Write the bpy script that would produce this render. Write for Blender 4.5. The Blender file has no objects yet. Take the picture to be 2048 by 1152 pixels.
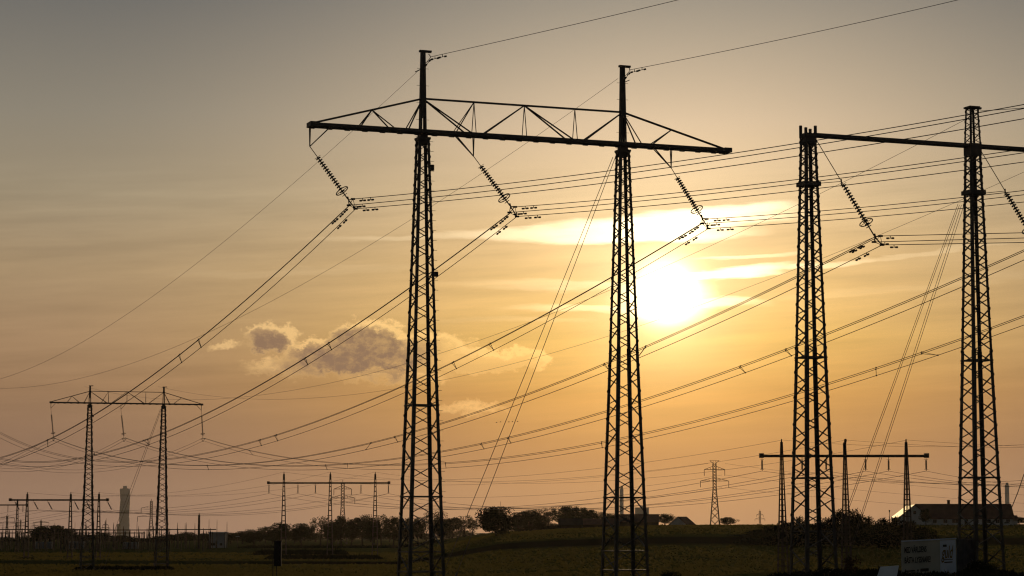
import bpy, math, random
from mathutils import Vector, noise
sc = bpy.context.scene
COL = sc.collection
R = math.radians

# ------------------------------------------------------------------ camera
F = 4700.0                       # focal length in pixels of the 2048 px wide photograph
CAMZ = 8.5                       # eye height over the plain
PITCH = math.atan(479.0 / F)
cam = bpy.data.cameras.new('camera'); cam_o = bpy.data.objects.new('camera', cam); COL.objects.link(cam_o)
cam.sensor_width = 36.0; cam.lens = 36.0 * F / 2048.0
cam.clip_start = 1.0; cam.clip_end = 60000.0
cam_o.location = (0, 0, CAMZ); cam_o.rotation_euler = (math.pi / 2 + PITCH, 0, 0)
sc.camera = cam_o
sc.view_settings.view_transform = 'Standard'; sc.view_settings.look = 'None'
sc.view_settings.exposure = 0.0; sc.view_settings.gamma = 1.0
try:
    sc.cycles.use_denoising = True
    sc.cycles.volume_bounces = 1
    sc.cycles.max_bounces = 6
    sc.cycles.filter_width = 1.2
except Exception:
    pass

SUN_AZ, SUN_EL = 3.75, 5.70      # degrees clockwise from +Y, degrees above the horizon

def lin(c, a=1.0):
    o = []
    for v in c:
        v = v / 255.0
        o.append(v / 12.92 if v <= 0.04045 else ((v + 0.055) / 1.055) ** 2.4)
    return (o[0], o[1], o[2], a)

# ------------------------------------------------------------------ world
world = bpy.data.worlds.new('World'); sc.world = world; world.use_nodes = True
wt = world.node_tree; wt.nodes.clear()

class S:                                            # a tiny expression builder over math nodes
    def __init__(s, sock): s.s = sock
    @staticmethod
    def op(op, *a):
        n = wt.nodes.new('ShaderNodeMath'); n.operation = op
        for i, v in enumerate(a):
            if isinstance(v, S): wt.links.new(v.s, n.inputs[i])
            else: n.inputs[i].default_value = float(v)
        return S(n.outputs[0])
    def __add__(s, o): return S.op('ADD', s, o)
    __radd__ = __add__
    def __sub__(s, o): return S.op('SUBTRACT', s, o)
    def __rsub__(s, o): return S.op('SUBTRACT', o, s)
    def __mul__(s, o): return S.op('MULTIPLY', s, o)
    __rmul__ = __mul__
    def __truediv__(s, o): return S.op('DIVIDE', s, o)
    def __neg__(s): return S.op('MULTIPLY', s, -1)
def smax(a, b): return S.op('MAXIMUM', a, b)
def clamp01(a): return S.op('MINIMUM', S.op('MAXIMUM', a, 0), 1)
def sstep(a, lo, hi):
    t = clamp01((a - lo) * (1.0 / (hi - lo)))
    return t * t * (3 - 2 * t)
def sexp(a): return S.op('EXPONENT', a)
def ramp(fac, stops):
    n = wt.nodes.new('ShaderNodeValToRGB'); wt.links.new(fac.s, n.inputs[0])
    e = n.color_ramp.elements
    while len(e) > 1: e.remove(e[-1])
    e[0].position = stops[0][0]; e[0].color = stops[0][1]
    for p, c in stops[1:]:
        k = e.new(p); k.color = c
    return n.outputs[0]
def mixc(f, a, b, mode='MIX'):
    n = wt.nodes.new('ShaderNodeMix'); n.data_type = 'RGBA'; n.blend_type = mode; n.clamp_factor = True
    for i, v in ((0, f), (6, a), (7, b)):
        if isinstance(v, S): wt.links.new(v.s, n.inputs[i])
        elif isinstance(v, (int, float)): n.inputs[i].default_value = v
        elif isinstance(v, tuple): n.inputs[i].default_value = v
        else: wt.links.new(v, n.inputs[i])
    return n.outputs[2]
def scale_c(c, f):                                  # colour times scalar
    n = wt.nodes.new('ShaderNodeVectorMath'); n.operation = 'SCALE'
    if isinstance(c, tuple): n.inputs[0].default_value = c[:3]
    else: wt.links.new(c, n.inputs[0])
    if isinstance(f, S): wt.links.new(f.s, n.inputs['Scale'])
    else: n.inputs['Scale'].default_value = f
    return n.outputs[0]
def add_c(a, b):
    n = wt.nodes.new('ShaderNodeVectorMath'); n.operation = 'ADD'
    wt.links.new(a, n.inputs[0]); wt.links.new(b, n.inputs[1])
    return n.outputs[0]
def wnoise(x, y, sx, sy, detail=4, rough=0.55, off=0.0):
    cmb = wt.nodes.new('ShaderNodeCombineXYZ')
    wt.links.new((x * sx + off).s, cmb.inputs[0]); wt.links.new((y * sy).s, cmb.inputs[1]); cmb.inputs[2].default_value = off
    n = wt.nodes.new('ShaderNodeTexNoise'); n.inputs['Scale'].default_value = 1.0
    n.inputs['Detail'].default_value = detail; n.inputs['Roughness'].default_value = rough
    wt.links.new(cmb.outputs[0], n.inputs['Vector'])
    return S(n.outputs[0])

tc = wt.nodes.new('ShaderNodeTexCoord')
sep = wt.nodes.new('ShaderNodeSeparateXYZ'); wt.links.new(tc.outputs['Generated'], sep.inputs[0])
dx, dy, dz = S(sep.outputs[0]), S(sep.outputs[1]), S(sep.outputs[2])
AZ = S.op('ARCTAN2', dx, dy) * 57.2958
EL = S.op('ARCSINE', dz) * 57.2958
sv = Vector((math.sin(R(SUN_AZ)) * math.cos(R(SUN_EL)), math.cos(R(SUN_AZ)) * math.cos(R(SUN_EL)), math.sin(R(SUN_EL))))
TH = S.op('ARCCOSINE', clamp01(dx * sv.x + dy * sv.y + dz * sv.z)) * 57.2958

def azel(px, py):                                   # bearing and height of a cloud read off the photograph
    x = (px - 1024) / F; y = (576 - py) / F
    v = Vector((x, math.cos(PITCH) - y * math.sin(PITCH), math.sin(PITCH) + y * math.cos(PITCH))).normalized()
    return math.degrees(math.atan2(v.x, v.y)), math.degrees(math.asin(v.z))
DEG = F * math.pi / 180.0                           # pixels of the photograph per degree

elf = clamp01((EL + 1) * (1 / 21.0))
def el_stops(l): return [((e + 1) / 21.0, lin(c)) for e, c in l]
far_c = ramp(elf, el_stops([(-1, (152, 121, 106)), (0.2, (143, 114, 98)), (1.9, (141, 110, 88)), (3.4, (152, 119, 88)), (4.6, (163, 132, 99)),
                            (6.2, (166, 141, 108)), (8, (156, 141, 116)), (10, (140, 132, 117)), (12.7, (112, 110, 105)), (19, (84, 88, 92))]))  # darker top stops put lens vignetting into the sky colour
near_c = ramp(elf, el_stops([(-1, (196, 138, 90)), (0.2, (206, 149, 94)), (1.6, (212, 151, 84)), (3.2, (236, 172, 84)), (4.6, (252, 198, 104)),
                             (6.2, (250, 204, 132)), (8.0, (246, 210, 158)), (9.8, (242, 211, 172)), (12.7, (206, 188, 162)), (19, (118, 120, 124))]))
wgt = S.op('POWER', clamp01(1 - (TH - 2.6) * (1 / 13.5)), 2.05)
base = mixc(wgt, far_c, near_c)
# faint layered streaks across the whole evening sky
st = wnoise(AZ, EL + AZ * -0.055, 0.17, 2.3, 5, 0.6, 3.1)
fade = sstep(EL, 1.0, 4.0) * (1 - sstep(EL, 7.5, 9.5))
base = scale_c(base, 1 + (st - 0.5) * 0.55 * fade)

def ell(px, py, a, b, ang=0.0, u=AZ, v=EL):
    ca, ce = azel(px, py); c, s = math.cos(R(ang)), math.sin(R(ang))
    U = u - ca; V = v - ce
    p = (U * c + V * s) * (DEG / a); q = (V * c - U * s) * (DEG / b)
    return 1 - (p * p + q * q)
# veil streaks near the sun, edges drawn out by stretched noise
nv = wnoise(AZ, EL, 0.55, 3.2, 4, 0.55, 7.7)
nu = wnoise(AZ, EL, 1.3, 1.7, 3, 0.5, 1.3)
V2 = EL + (nv - 0.5) * 0.42
U2 = AZ + (nu - 0.5) * 0.7
streak = None
for (px, py, a, b, ang, k) in [(1330, 448, 310, 27, 3.6, 1.0), (1080, 467, 260, 15, 2.0, 0.95), (1450, 424, 190, 17, 4.5, 1.0), (900, 474, 300, 10, 1.0, 0.5), (1240, 470, 300, 20, 1, 0.9),
                               (1480, 545, 130, 13, 5, 1.0), (1640, 531, 150, 8, 4.5, 0.75), (1850, 507, 230, 6, 6, 0.4), (1335, 598, 110, 55, 0, 0.5),
                               (1190, 617, 210, 9, 0, 0.3), (1400, 606, 150, 12, 0, 0.55), (1975, 556, 130, 12, 5, 0.16), (1780, 578, 240, 9, 4, 0.12),
                               (620, 541, 320, 10, 2, 0.14), (1120, 570, 260, 10, 0, 0.2), (1500, 512, 120, 7, 2, 0.4), (1000, 640, 200, 8, 0, 0.12)]:
    m = sstep(ell(px, py, a, b, ang, U2, V2), -0.2, 1.0) * k
    streak = m if streak is None else smax(streak, m)
sb = streak * (0.82 + 0.36 * wnoise(AZ, EL, 1.4, 9.0, 6, 0.6, 17.0)) * (0.22 + 1.5 * sexp(-(TH * TH) * (1 / 9.0)) + 0.25 * sexp(TH * (-1 / 5.0)))
base = add_c(base, scale_c((1.0, 0.84, 0.56), sb))
# the veiled sun and its aureole
core = 5.0 * sexp(-(TH * TH) * (1 / 0.37)) + 0.50 * sexp(-(TH * TH) * (1 / 2.4)) + 0.16 * sexp(-(TH * TH) * (1 / 8.0))
base = add_c(base, scale_c((1.0, 0.80, 0.46), core))
# cumulus bank low in the west
w1 = wnoise(AZ, EL, 2.0, 2.8, 8, 0.68, 11.0); w2 = wnoise(AZ, EL, 2.0, 2.8, 8, 0.68, 23.0)
U3 = AZ + (w1 - 0.5) * 1.2; V3 = EL + (w2 - 0.5) * 0.9
PUFFS = [(545, 676, 62, 34, 1.0), (690, 716, 140, 38, 1.05), (745, 688, 95, 54, 1.15), (640, 700, 60, 26, 0.9), (800, 720, 60, 30, 0.8),
                          (600, 735, 130, 22, 0.5), (870, 700, 90, 42, 0.75), (960, 722, 150, 28, 0.95), (1045, 718, 62, 26, 0.95), (450, 690, 40, 12, 0.42), (940, 815, 90, 16, 0.35), (790, 750, 140, 20, 0.5)]
fine = wnoise(AZ, EL, 7.0, 9.0, 6, 0.65, 61.0)
def bank_density(u, v):
    c_ = None
    for (px, py, a, b, k) in PUFFS:
        m = clamp01(ell(px, py, a, b, 0, u, v)) * k
        c_ = m if c_ is None else smax(c_, m)
    return c_
cm = bank_density(U3, V3) * (0.86 + 0.28 * fine)
sunward = bank_density(U3 + 0.22, V3 + 0.16)         # how much cloud stands between this point and the sun
lit = sstep(cm, 0.0, 0.42)
dark = (1 - sstep(AZ, -2.7, -1.5)) * sstep(cm, 0.10, 0.70) * sstep(sunward + (fine - 0.5) * 0.25, 0.0, 0.62)
base = add_c(base, scale_c((0.38, 0.25, 0.10), lit * (0.35 + 0.45 * (1 - sstep(sunward, 0.0, 0.6)))))
base = mixc(dark * (0.55 + 0.45 * sstep(w2, 0.36, 0.58)) * 0.95, base, lin((138, 109, 87)))
# away from the sunset and towards the zenith the sky darkens into the clear-sky model
behind = 0.20 + 0.80 * (1 - sstep(TH, 16.0, 75.0))
base = scale_c(base, behind)
sky = wt.nodes.new('ShaderNodeTexSky'); sky.sky_type = 'NISHITA'; sky.sun_disc = False
sky.sun_elevation = R(SUN_EL); sky.sun_rotation = R(SUN_AZ); sky.air_density = 1.4; sky.dust_density = 4.0
nish = scale_c(sky.outputs[0], 0.05)
up = sstep(EL, 13.5, 30.0)
col = mixc(up, base, nish)
bg = wt.nodes.new('ShaderNodeBackground'); wt.links.new(col, bg.inputs[0]); bg.inputs[1].default_value = 1.0
wo = wt.nodes.new('ShaderNodeOutputWorld'); wt.links.new(bg.outputs[0], wo.inputs[0])
world.cycles.sampling_method = 'MANUAL'; world.cycles.sample_map_resolution = 2048

sl = bpy.data.lights.new('sun', 'SUN'); sl.energy = 0.4; sl.angle = R(0.6); sl.color = (1.0, 0.70, 0.38)
so = bpy.data.objects.new('sun', sl); COL.objects.link(so)
so.rotation_euler = sv.to_track_quat('Z', 'Y').to_euler()

# ------------------------------------------------------------------ pixel <-> world helpers
CP, SP = math.cos(PITCH), math.sin(PITCH)
def ray(px, py):
    x = (px - 1024) / F; y = (576 - py) / F
    return Vector((x, CP - y * SP, SP + y * CP))
def P(px, py, Y):
    d = ray(px, py); return Vector((0, 0, CAMZ)) + d * (Y / d.y)
def proj(p):
    d = p.y * CP + (p.z - CAMZ) * SP
    return 1024 + F * p.x / d, 576 - F * ((p.z - CAMZ) * CP - p.y * SP) / d

def ss(t): t = max(0.0, min(1.0, t)); return t * t * (3 - 2 * t)
def lerp_tab(x, tab):
    if x <= tab[0][0]: return tab[0][1]
    for (a, va), (b, vb) in zip(tab, tab[1:]):
        if x <= b: return va + (vb - va) * (x - a) / (b - a)
    return tab[-1][1]
HILL = [(800, 0), (860, 1.6), (930, 4.2), (1000, 6.6), (1120, 7.9), (1330, 9.1), (1600, 9.2), (3200, 9.2)]
def ground(X, Y):
    Yc = max(Y, 30.0)
    u = 1024 + 4700 * X / Yc
    near = 4.2 + 0.75 * ss((X - 10) / 14.0)
    z = near * (1 - ss((Y - 185) / 135.0))
    z += lerp_tab(u, HILL) * ss((Y - 360) / 370.0) * (1 - ss((Y - 1100) / 1200.0))
    z -= 0.0043 * max(0.0, Y - 1150.0)
    z += 0.12 * noise.noise(Vector((X * 0.02, Y * 0.02, 0)))
    return z

# ------------------------------------------------------------------ materials
def new_mat(name, col, rough=0.8, metal=0.0, nscale=None, namp=0.3, spec=0.3, bump=0.0):
    m = bpy.data.materials.new(name); m.use_nodes = True
    nt = m.node_tree; b = nt.nodes['Principled BSDF']
    b.inputs['Roughness'].default_value = rough; b.inputs['Metallic'].default_value = metal
    b.inputs['Specular IOR Level'].default_value = spec
    b.inputs['Base Color'].default_value = (*col, 1)
    if nscale:
        t = nt.nodes.new('ShaderNodeTexCoord')
        n = nt.nodes.new('ShaderNodeTexNoise'); n.inputs['Scale'].default_value = nscale; n.inputs['Detail'].default_value = 5
        nt.links.new(t.outputs['Object'], n.inputs['Vector'])
        r = nt.nodes.new('ShaderNodeValToRGB')
        r.color_ramp.elements[0].position = 0.3; r.color_ramp.elements[1].position = 0.72
        r.color_ramp.elements[0].color = (*[c * (1 - namp) for c in col], 1)
        r.color_ramp.elements[1].color = (*[c * (1 + namp) for c in col], 1)
        nt.links.new(n.outputs[0], r.inputs[0]); nt.links.new(r.outputs[0], b.inputs['Base Color'])
        if bump:
            bp = nt.nodes.new('ShaderNodeBump'); bp.inputs['Strength'].default_value = bump
            nt.links.new(n.outputs[0], bp.inputs['Height']); nt.links.new(bp.outputs[0], b.inputs['Normal'])
    return m
M = {
    'steel': new_mat('galvanised_steel', (0.10, 0.095, 0.09), 0.55, 0.3, 1.5, 0.25),
    'steel2': new_mat('rusty_lattice_steel', (0.085, 0.06, 0.05), 0.7, 0.1, 1.2, 0.3),
    'wire': new_mat('aluminium_conductor', (0.09, 0.08, 0.075), 0.6, 0.3, 3, 0.2),
    'glass': new_mat('glass_insulator', (0.04, 0.042, 0.04), 0.4, 0.0, 4, 0.2, 0.3),
    'black': new_mat('black_paint', (0.012, 0.012, 0.014), 0.6, 0, 4, 0.3),
    'conc': new_mat('concrete', (0.30, 0.31, 0.34), 0.85, 0, 0.05, 0.2),
    'wallw': new_mat('white_render', (0.55, 0.55, 0.56), 0.8, 0, 0.5, 0.15),
    'roof': new_mat('dark_roof_tiles', (0.10, 0.045, 0.03), 0.8, 0, 0.7, 0.3),
    'metalroof': new_mat('metal_roof', (0.85, 0.80, 0.70), 0.12, 1.0, 0.3, 0.08),
    'paleglass': new_mat('pale_facade', (0.50, 0.53, 0.62), 0.6, 0, 0.02, 0.1),
    'win': new_mat('window_glass', (0.02, 0.022, 0.025), 0.1, 0, 3, 0.2, 0.5),
    'leaf': new_mat('leaves', (0.026, 0.032, 0.012), 0.85, 0, 0.35, 0.4, 0.15),
    'leaf2': new_mat('dark_leaves', (0.02, 0.024, 0.010), 0.9, 0, 0.5, 0.4, 0.1),
    'leaf3': new_mat('reddish_leaves', (0.06, 0.03, 0.018), 0.9, 0, 0.8, 0.3, 0.1),
    'bark': new_mat('bark', (0.05, 0.04, 0.03), 0.9, 0, 2, 0.3, 0.1),
    'panelw': new_mat('white_panel', (0.70, 0.76, 0.88), 0.6, 0, 0.8, 0.12),
    'panely': new_mat('beige_panel', (0.52, 0.50, 0.43), 0.6, 0, 0.8, 0.12),
    'ribbed': new_mat('ribbed_container_steel', (0.09, 0.09, 0.10), 0.6, 0.1, 2, 0.3),
    'ink': new_mat('dark_lettering', (0.025, 0.022, 0.02), 0.7, 0, 5, 0.2),
    'gold': new_mat('gold_lettering', (0.22, 0.13, 0.03), 0.6, 0, 5, 0.2),
    'dirt': new_mat('dark_soil', (0.035, 0.028, 0.02), 0.95, 0, 0.4, 0.4, 0.1),
    'barn': new_mat('dark_timber', (0.035, 0.026, 0.02), 0.9, 0, 0.6, 0.3),
}

# ------------------------------------------------------------------ mesh builder
class MB:
    def __init__(s): s.v = []; s.f = []
    def quad(s, *p):
        i = len(s.v); s.v += [Vector(q) for q in p]; s.f.append(tuple(range(i, i + len(p))))
    def beam(s, a, b, w, h=None, up=None):          # square section bar
        a = Vector(a); b = Vector(b); d = b - a
        if d.length < 1e-6: return
        h = h or w; d = d.normalized()
        u = Vector(up) if up else (Vector((0, 0, 1)) if abs(d.z) < 0.9 else Vector((1, 0, 0)))
        x = d.cross(u).normalized(); y = x.cross(d).normalized()
        i = len(s.v)
        for p in (a, b):
            for sx, sy in ((-1, -1), (1, -1), (1, 1), (-1, 1)):
                s.v.append(p + x * (sx * w / 2) + y * (sy * h / 2))
        s.f += [(i, i + 3, i + 2, i + 1), (i + 4, i + 5, i + 6, i + 7)]
        for k in range(4):
            k2 = (k + 1) % 4; s.f.append((i + k, i + k2, i + 4 + k2, i + 4 + k))
    def angle(s, a, b, dx, dy, w, t=0.025):         # L profile: two thin flanges from the corner inward along dx and dy
        a = Vector(a); b = Vector(b)
        for d1, d2 in ((dx, dy), (dy, dx)):
            i = len(s.v)
            for p in (a, b):
                s.v += [p, p + d1 * w, p + d1 * w + d2 * t, p + d2 * t]
            s.f += [(i, i + 3, i + 2, i + 1), (i + 4, i + 5, i + 6, i + 7)]
            for k in range(4):
                k2 = (k + 1) % 4; s.f.append((i + k, i + k2, i + 4 + k2, i + 4 + k))
    def tube(s, pts, r, n=6, cap=True):
        pts = [Vector(p) for p in pts]; i0 = len(s.v); rr = r if isinstance(r, (list, tuple)) else [r] * len(pts)
        for k, p in enumerate(pts):
            d = (pts[min(k + 1, len(pts) - 1)] - pts[max(k - 1, 0)]).normalized()
            u = Vector((0, 0, 1)) if abs(d.z) < 0.95 else Vector((1, 0, 0))
            x = d.cross(u).normalized(); y = x.cross(d)
            for j in range(n):
                a = 2 * math.pi * j / n
                s.v.append(p + x * math.cos(a) * rr[k] + y * math.sin(a) * rr[k])
        for k in range(len(pts) - 1):
            for j in range(n):
                j2 = (j + 1) % n
                s.f.append((i0 + k * n + j, i0 + k * n + j2, i0 + (k + 1) * n + j2, i0 + (k + 1) * n + j))
        if cap:
            s.f.append(tuple(i0 + j for j in reversed(range(n)))); e = i0 + (len(pts) - 1) * n
            s.f.append(tuple(e + j for j in range(n)))
    def ring(s, c, ax, r, t, n=20, arc=2 * math.pi, start=0.0, m=5):
        ax = Vector(ax).normalized(); u = Vector((0, 0, 1)) if abs(ax.z) < 0.9 else Vector((1, 0, 0))
        x = ax.cross(u).normalized(); y = ax.cross(x)
        pts = [Vector(c) + x * math.cos(start + arc * k / n) * r + y * math.sin(start + arc * k / n) * r for k in range(n + 1)]
        s.tube(pts, t, m)
    def box(s, c, sx, sy, sz, rz=0.0):              # c is the centre of the bottom face
        c = Vector(c); ca, sa = math.cos(rz), math.sin(rz)
        ex = Vector((ca, sa, 0)); ey = Vector((-sa, ca, 0)); ez = Vector((0, 0, 1)); i = len(s.v)
        for z in (0, sz):
            for a, b in ((-1, -1), (1, -1), (1, 1), (-1, 1)):
                s.v.append(c + ex * (a * sx / 2) + ey * (b * sy / 2) + ez * z)
        s.f += [(i + 3, i + 2, i + 1, i), (i + 4, i + 5, i + 6, i + 7)]
        for k in range(4):
            k2 = (k + 1) % 4; s.f.append((i + k, i + k2, i + 4 + k2, i + 4 + k))
    def build(s, name, mat, parent=None, origin=None):
        org = Vector(origin) if origin is not None else (world_loc(parent) if parent else Vector((0, 0, 0)))
        me = bpy.data.meshes.new(name)
        me.from_pydata([tuple(v - org) for v in s.v], [], s.f); me.update()
        me.materials.append(mat)
        o = bpy.data.objects.new(name, me); COL.objects.link(o)
        if parent: o.parent = parent
        else: o.location = org
        return o
def world_loc(o):
    l = Vector((0, 0, 0))
    while o: l = l + o.location; o = o.parent
    return l
def tag(o, label, cat, group=None, kind=None):
    if label: o['label'] = label
    if cat: o['category'] = cat
    if group: o['group'] = group
    if kind: o['kind'] = kind
    return o
def empty(name, loc, label, cat, group=None):
    o = bpy.data.objects.new(name, None); COL.objects.link(o); o.location = loc; o.empty_display_size = 0.5
    return tag(o, label, cat, group)
CHILD = {}
def copy_tree(o, parent=None):
    c = o.copy(); COL.objects.link(c); c.parent = parent
    for ch in list(o.children): copy_tree(ch, c)
    return c

# ------------------------------------------------------------------ terrain
def build_ground():
    us = [-1500, -800, -400, -150] + list(range(0, 2049, 32)) + [2100, 2300, 2600, 3000, 3800]
    ys = [20, 60, 100, 140, 160, 180, 200, 220, 240, 260, 280, 300, 320, 340, 370]
    y = 400
    while y < 1300: ys.append(y); y += 18
    ys += [1350, 1450, 1600, 1800, 2100, 2600, 3400, 5000, 8000, 14000]
    v = []; f = []
    for Y in ys:
        for u in us:
            X = (u - 1024) / 4700 * max(Y, 160)
            v.append((X, Y, ground(X, Y)))
    n = len(us)
    for j in range(len(ys) - 1):
        for i in range(n - 1):
            f.append((j * n + i, j * n + i + 1, (j + 1) * n + i + 1, (j + 1) * n + i))
    me = bpy.data.meshes.new('ground'); me.from_pydata(v, [], f); me.update()
    for p in me.polygons: p.use_smooth = True
    m = bpy.data.materials.new('field_grass'); m.use_nodes = True; nt = m.node_tree; b = nt.nodes['Principled BSDF']
    b.inputs['Roughness'].default_value = 0.95; b.inputs['Specular IOR Level'].default_value = 0.0; b.inputs['Specular Tint'].default_value = (1.0, 0.82, 0.4, 1)
    tc_ = nt.nodes.new('ShaderNodeTexCoord')
    def nz(scale, sx, sy, lo, hi, detail=5):
        mp = nt.nodes.new('ShaderNodeMapping'); mp.inputs['Scale'].default_value = (sx, sy, 1)
        nt.links.new(tc_.outputs['Object'], mp.inputs[0])
        n_ = nt.nodes.new('ShaderNodeTexNoise'); n_.inputs['Scale'].default_value = scale; n_.inputs['Detail'].default_value = detail
        nt.links.new(mp.outputs[0], n_.inputs['Vector'])
        r = nt.nodes.new('ShaderNodeMapRange'); r.inputs[1].default_value = lo; r.inputs[2].default_value = hi
        nt.links.new(n_.outputs[0], r.inputs[0]); return r.outputs[0]
    def mix(fac, a, c, mode='MIX'):
        n_ = nt.nodes.new('ShaderNodeMix'); n_.data_type = 'RGBA'; n_.blend_type = mode
        if isinstance(fac, float): n_.inputs[0].default_value = fac
        else: nt.links.new(fac, n_.inputs[0])
        for i, q in ((6, a), (7, c)):
            if isinstance(q, tuple): n_.inputs[i].default_value = q
            else: nt.links.new(q, n_.inputs[i])
        return n_.outputs[2]
    c = mix(nz(0.02, 1, 0.25, 0.35, 0.65), (0.105, 0.103, 0.028, 1), (0.165, 0.130, 0.038, 1))
    c = mix(nz(0.6, 1, 0.4, 0.4, 0.62, 8), c, (0.080, 0.082, 0.024, 1))
    # mown strips and a ploughed parcel on the foot of the rise
    sp = nt.nodes.new('ShaderNodeSeparateXYZ'); nt.links.new(tc_.outputs['Object'], sp.inputs[0])
    def mth(op, a, bb):
        n_ = nt.nodes.new('ShaderNodeMath'); n_.operation = op
        for i, q in ((0, a), (1, bb)):
            if isinstance(q, (int, float)): n_.inputs[i].default_value = q
            else: nt.links.new(q, n_.inputs[i])
        return n_.outputs[0]
    def band(y0, y1, tilt, soft=8.0):
        yy = mth('ADD', sp.outputs[1], mth('MULTIPLY', sp.outputs[0], tilt))
        a = nt.nodes.new('ShaderNodeMapRange'); a.inputs[1].default_value = y0 - soft; a.inputs[2].default_value = y0 + soft; nt.links.new(yy, a.inputs[0])
        d = nt.nodes.new('ShaderNodeMapRange'); d.inputs[1].default_value = y1 - soft; d.inputs[2].default_value = y1 + soft
        d.inputs[3].default_value = 1; d.inputs[4].default_value = 0; nt.links.new(yy, d.inputs[0])
        return mth('MULTIPLY', a.outputs[0], d.outputs[0])
    c = mix(band(548, 596, 0.05), c, (0.030, 0.024, 0.014, 1))
    c = mix(mth('MULTIPLY', band(596, 650, 0.1), 0.7), c, (0.060, 0.066, 0.018, 1))
    c = mix(mth('MULTIPLY', band(470, 486, -0.15, 6), 0.5), c, (0.040, 0.042, 0.014, 1))
    lx = nt.nodes.new('ShaderNodeMapRange'); lx.inputs[1].default_value = -58; lx.inputs[2].default_value = -34; lx.inputs[3].default_value = 0.72; lx.inputs[4].default_value = 0; nt.links.new(mth('ADD', sp.outputs[0], mth('MULTIPLY', sp.outputs[1], 0.03)), lx.inputs[0])
    c = mix(lx.outputs[0], c, (0.045, 0.055, 0.022, 1))
    nt.links.new(c, b.inputs['Base Color'])
    bp = nt.nodes.new('ShaderNodeBump'); bp.inputs['Strength'].default_value = 0.4; bp.inputs['Distance'].default_value = 0.2
    nt.links.new(nz(1.5, 1, 0.6, 0.3, 0.7, 6), bp.inputs['Height']); nt.links.new(bp.outputs[0], b.inputs['Normal'])
    me.materials.append(m)
    o = bpy.data.objects.new('ground', me); COL.objects.link(o); o['kind'] = 'structure'
build_ground()

# ------------------------------------------------------------------ portal pylons
def lattice_leg(mb, c, z0, z1, w0, w1, e, n, post, brace, rise=0.42, horiz=(), bolts=None, t=0.03, mid=None):
    """four angle-iron corner posts with single warren bracing on all four faces; e, n horizontal axes"""
    H = z1 - z0
    def w(z):
        if mid: return lerp_tab(z, [(z0, w0), mid, (z1, w1)])
        return w0 + (w1 - w0) * (z - z0) / H
    def corner(i, z):
        sx, sy = ((-1, -1), (1, -1), (1, 1), (-1, 1))[i]; q = w(z) / 2
        return Vector((c.x, c.y, z)) + e * (sx * q) + n * (sy * q)
    for i in range(4):
        sx, sy = ((-1, -1), (1, -1), (1, 1), (-1, 1))[i]
        for za_, zb_ in (((z0, mid[0]), (mid[0], z1)) if mid else ((z0, z1),)):
            mb.angle(corner(i, za_), corner(i, zb_), e * -sx, n * -sy, post * (0.82 if mid and za_ > z0 else 1.0), t)
    z = z0; k = 0
    while z < z1 - 0.2:
        zz = min(z + rise * w(z), z1)
        for i in range(4):
            j = (i + 1) % 4
            a, b = (i, j) if k % 2 == 0 else (j, i)
            mb.beam(corner(a, z), corner(b, zz), brace, brace * 0.6)
            if k % 2 == 0 and post > 0.1:            # gusset plate
                p = corner(i, z); mb.beam(p - Vector((0, 0, 0.1)), p + Vector((0, 0, 0.1)), post * 0.55, 0.05)
        z = zz; k += 1
    for hz in horiz:
        for i in range(4): mb.beam(corner(i, hz), corner((i + 1) % 4, hz), brace * 1.1, brace)
        mb.beam(corner(0, hz), corner(2, hz), brace * 0.8)
    if bolts is not None:
        z = z0 + 2
        while z < z1:
            p = corner(bolts, z); mb.beam(p, p + e * 0.26, 0.025); z += 0.72

def solve_s(o, e, px, z):                            # where along the arm (o + e*s at height z) the photo column px falls
    k = (px - 1024) / F
    # o.x + ex s = k (CP (o.y + ey s) + SP (z-CAMZ))
    return (k * (CP * o.y + SP * (z - CAMZ)) - o.x) / (e.x - k * CP * e.y)

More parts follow.
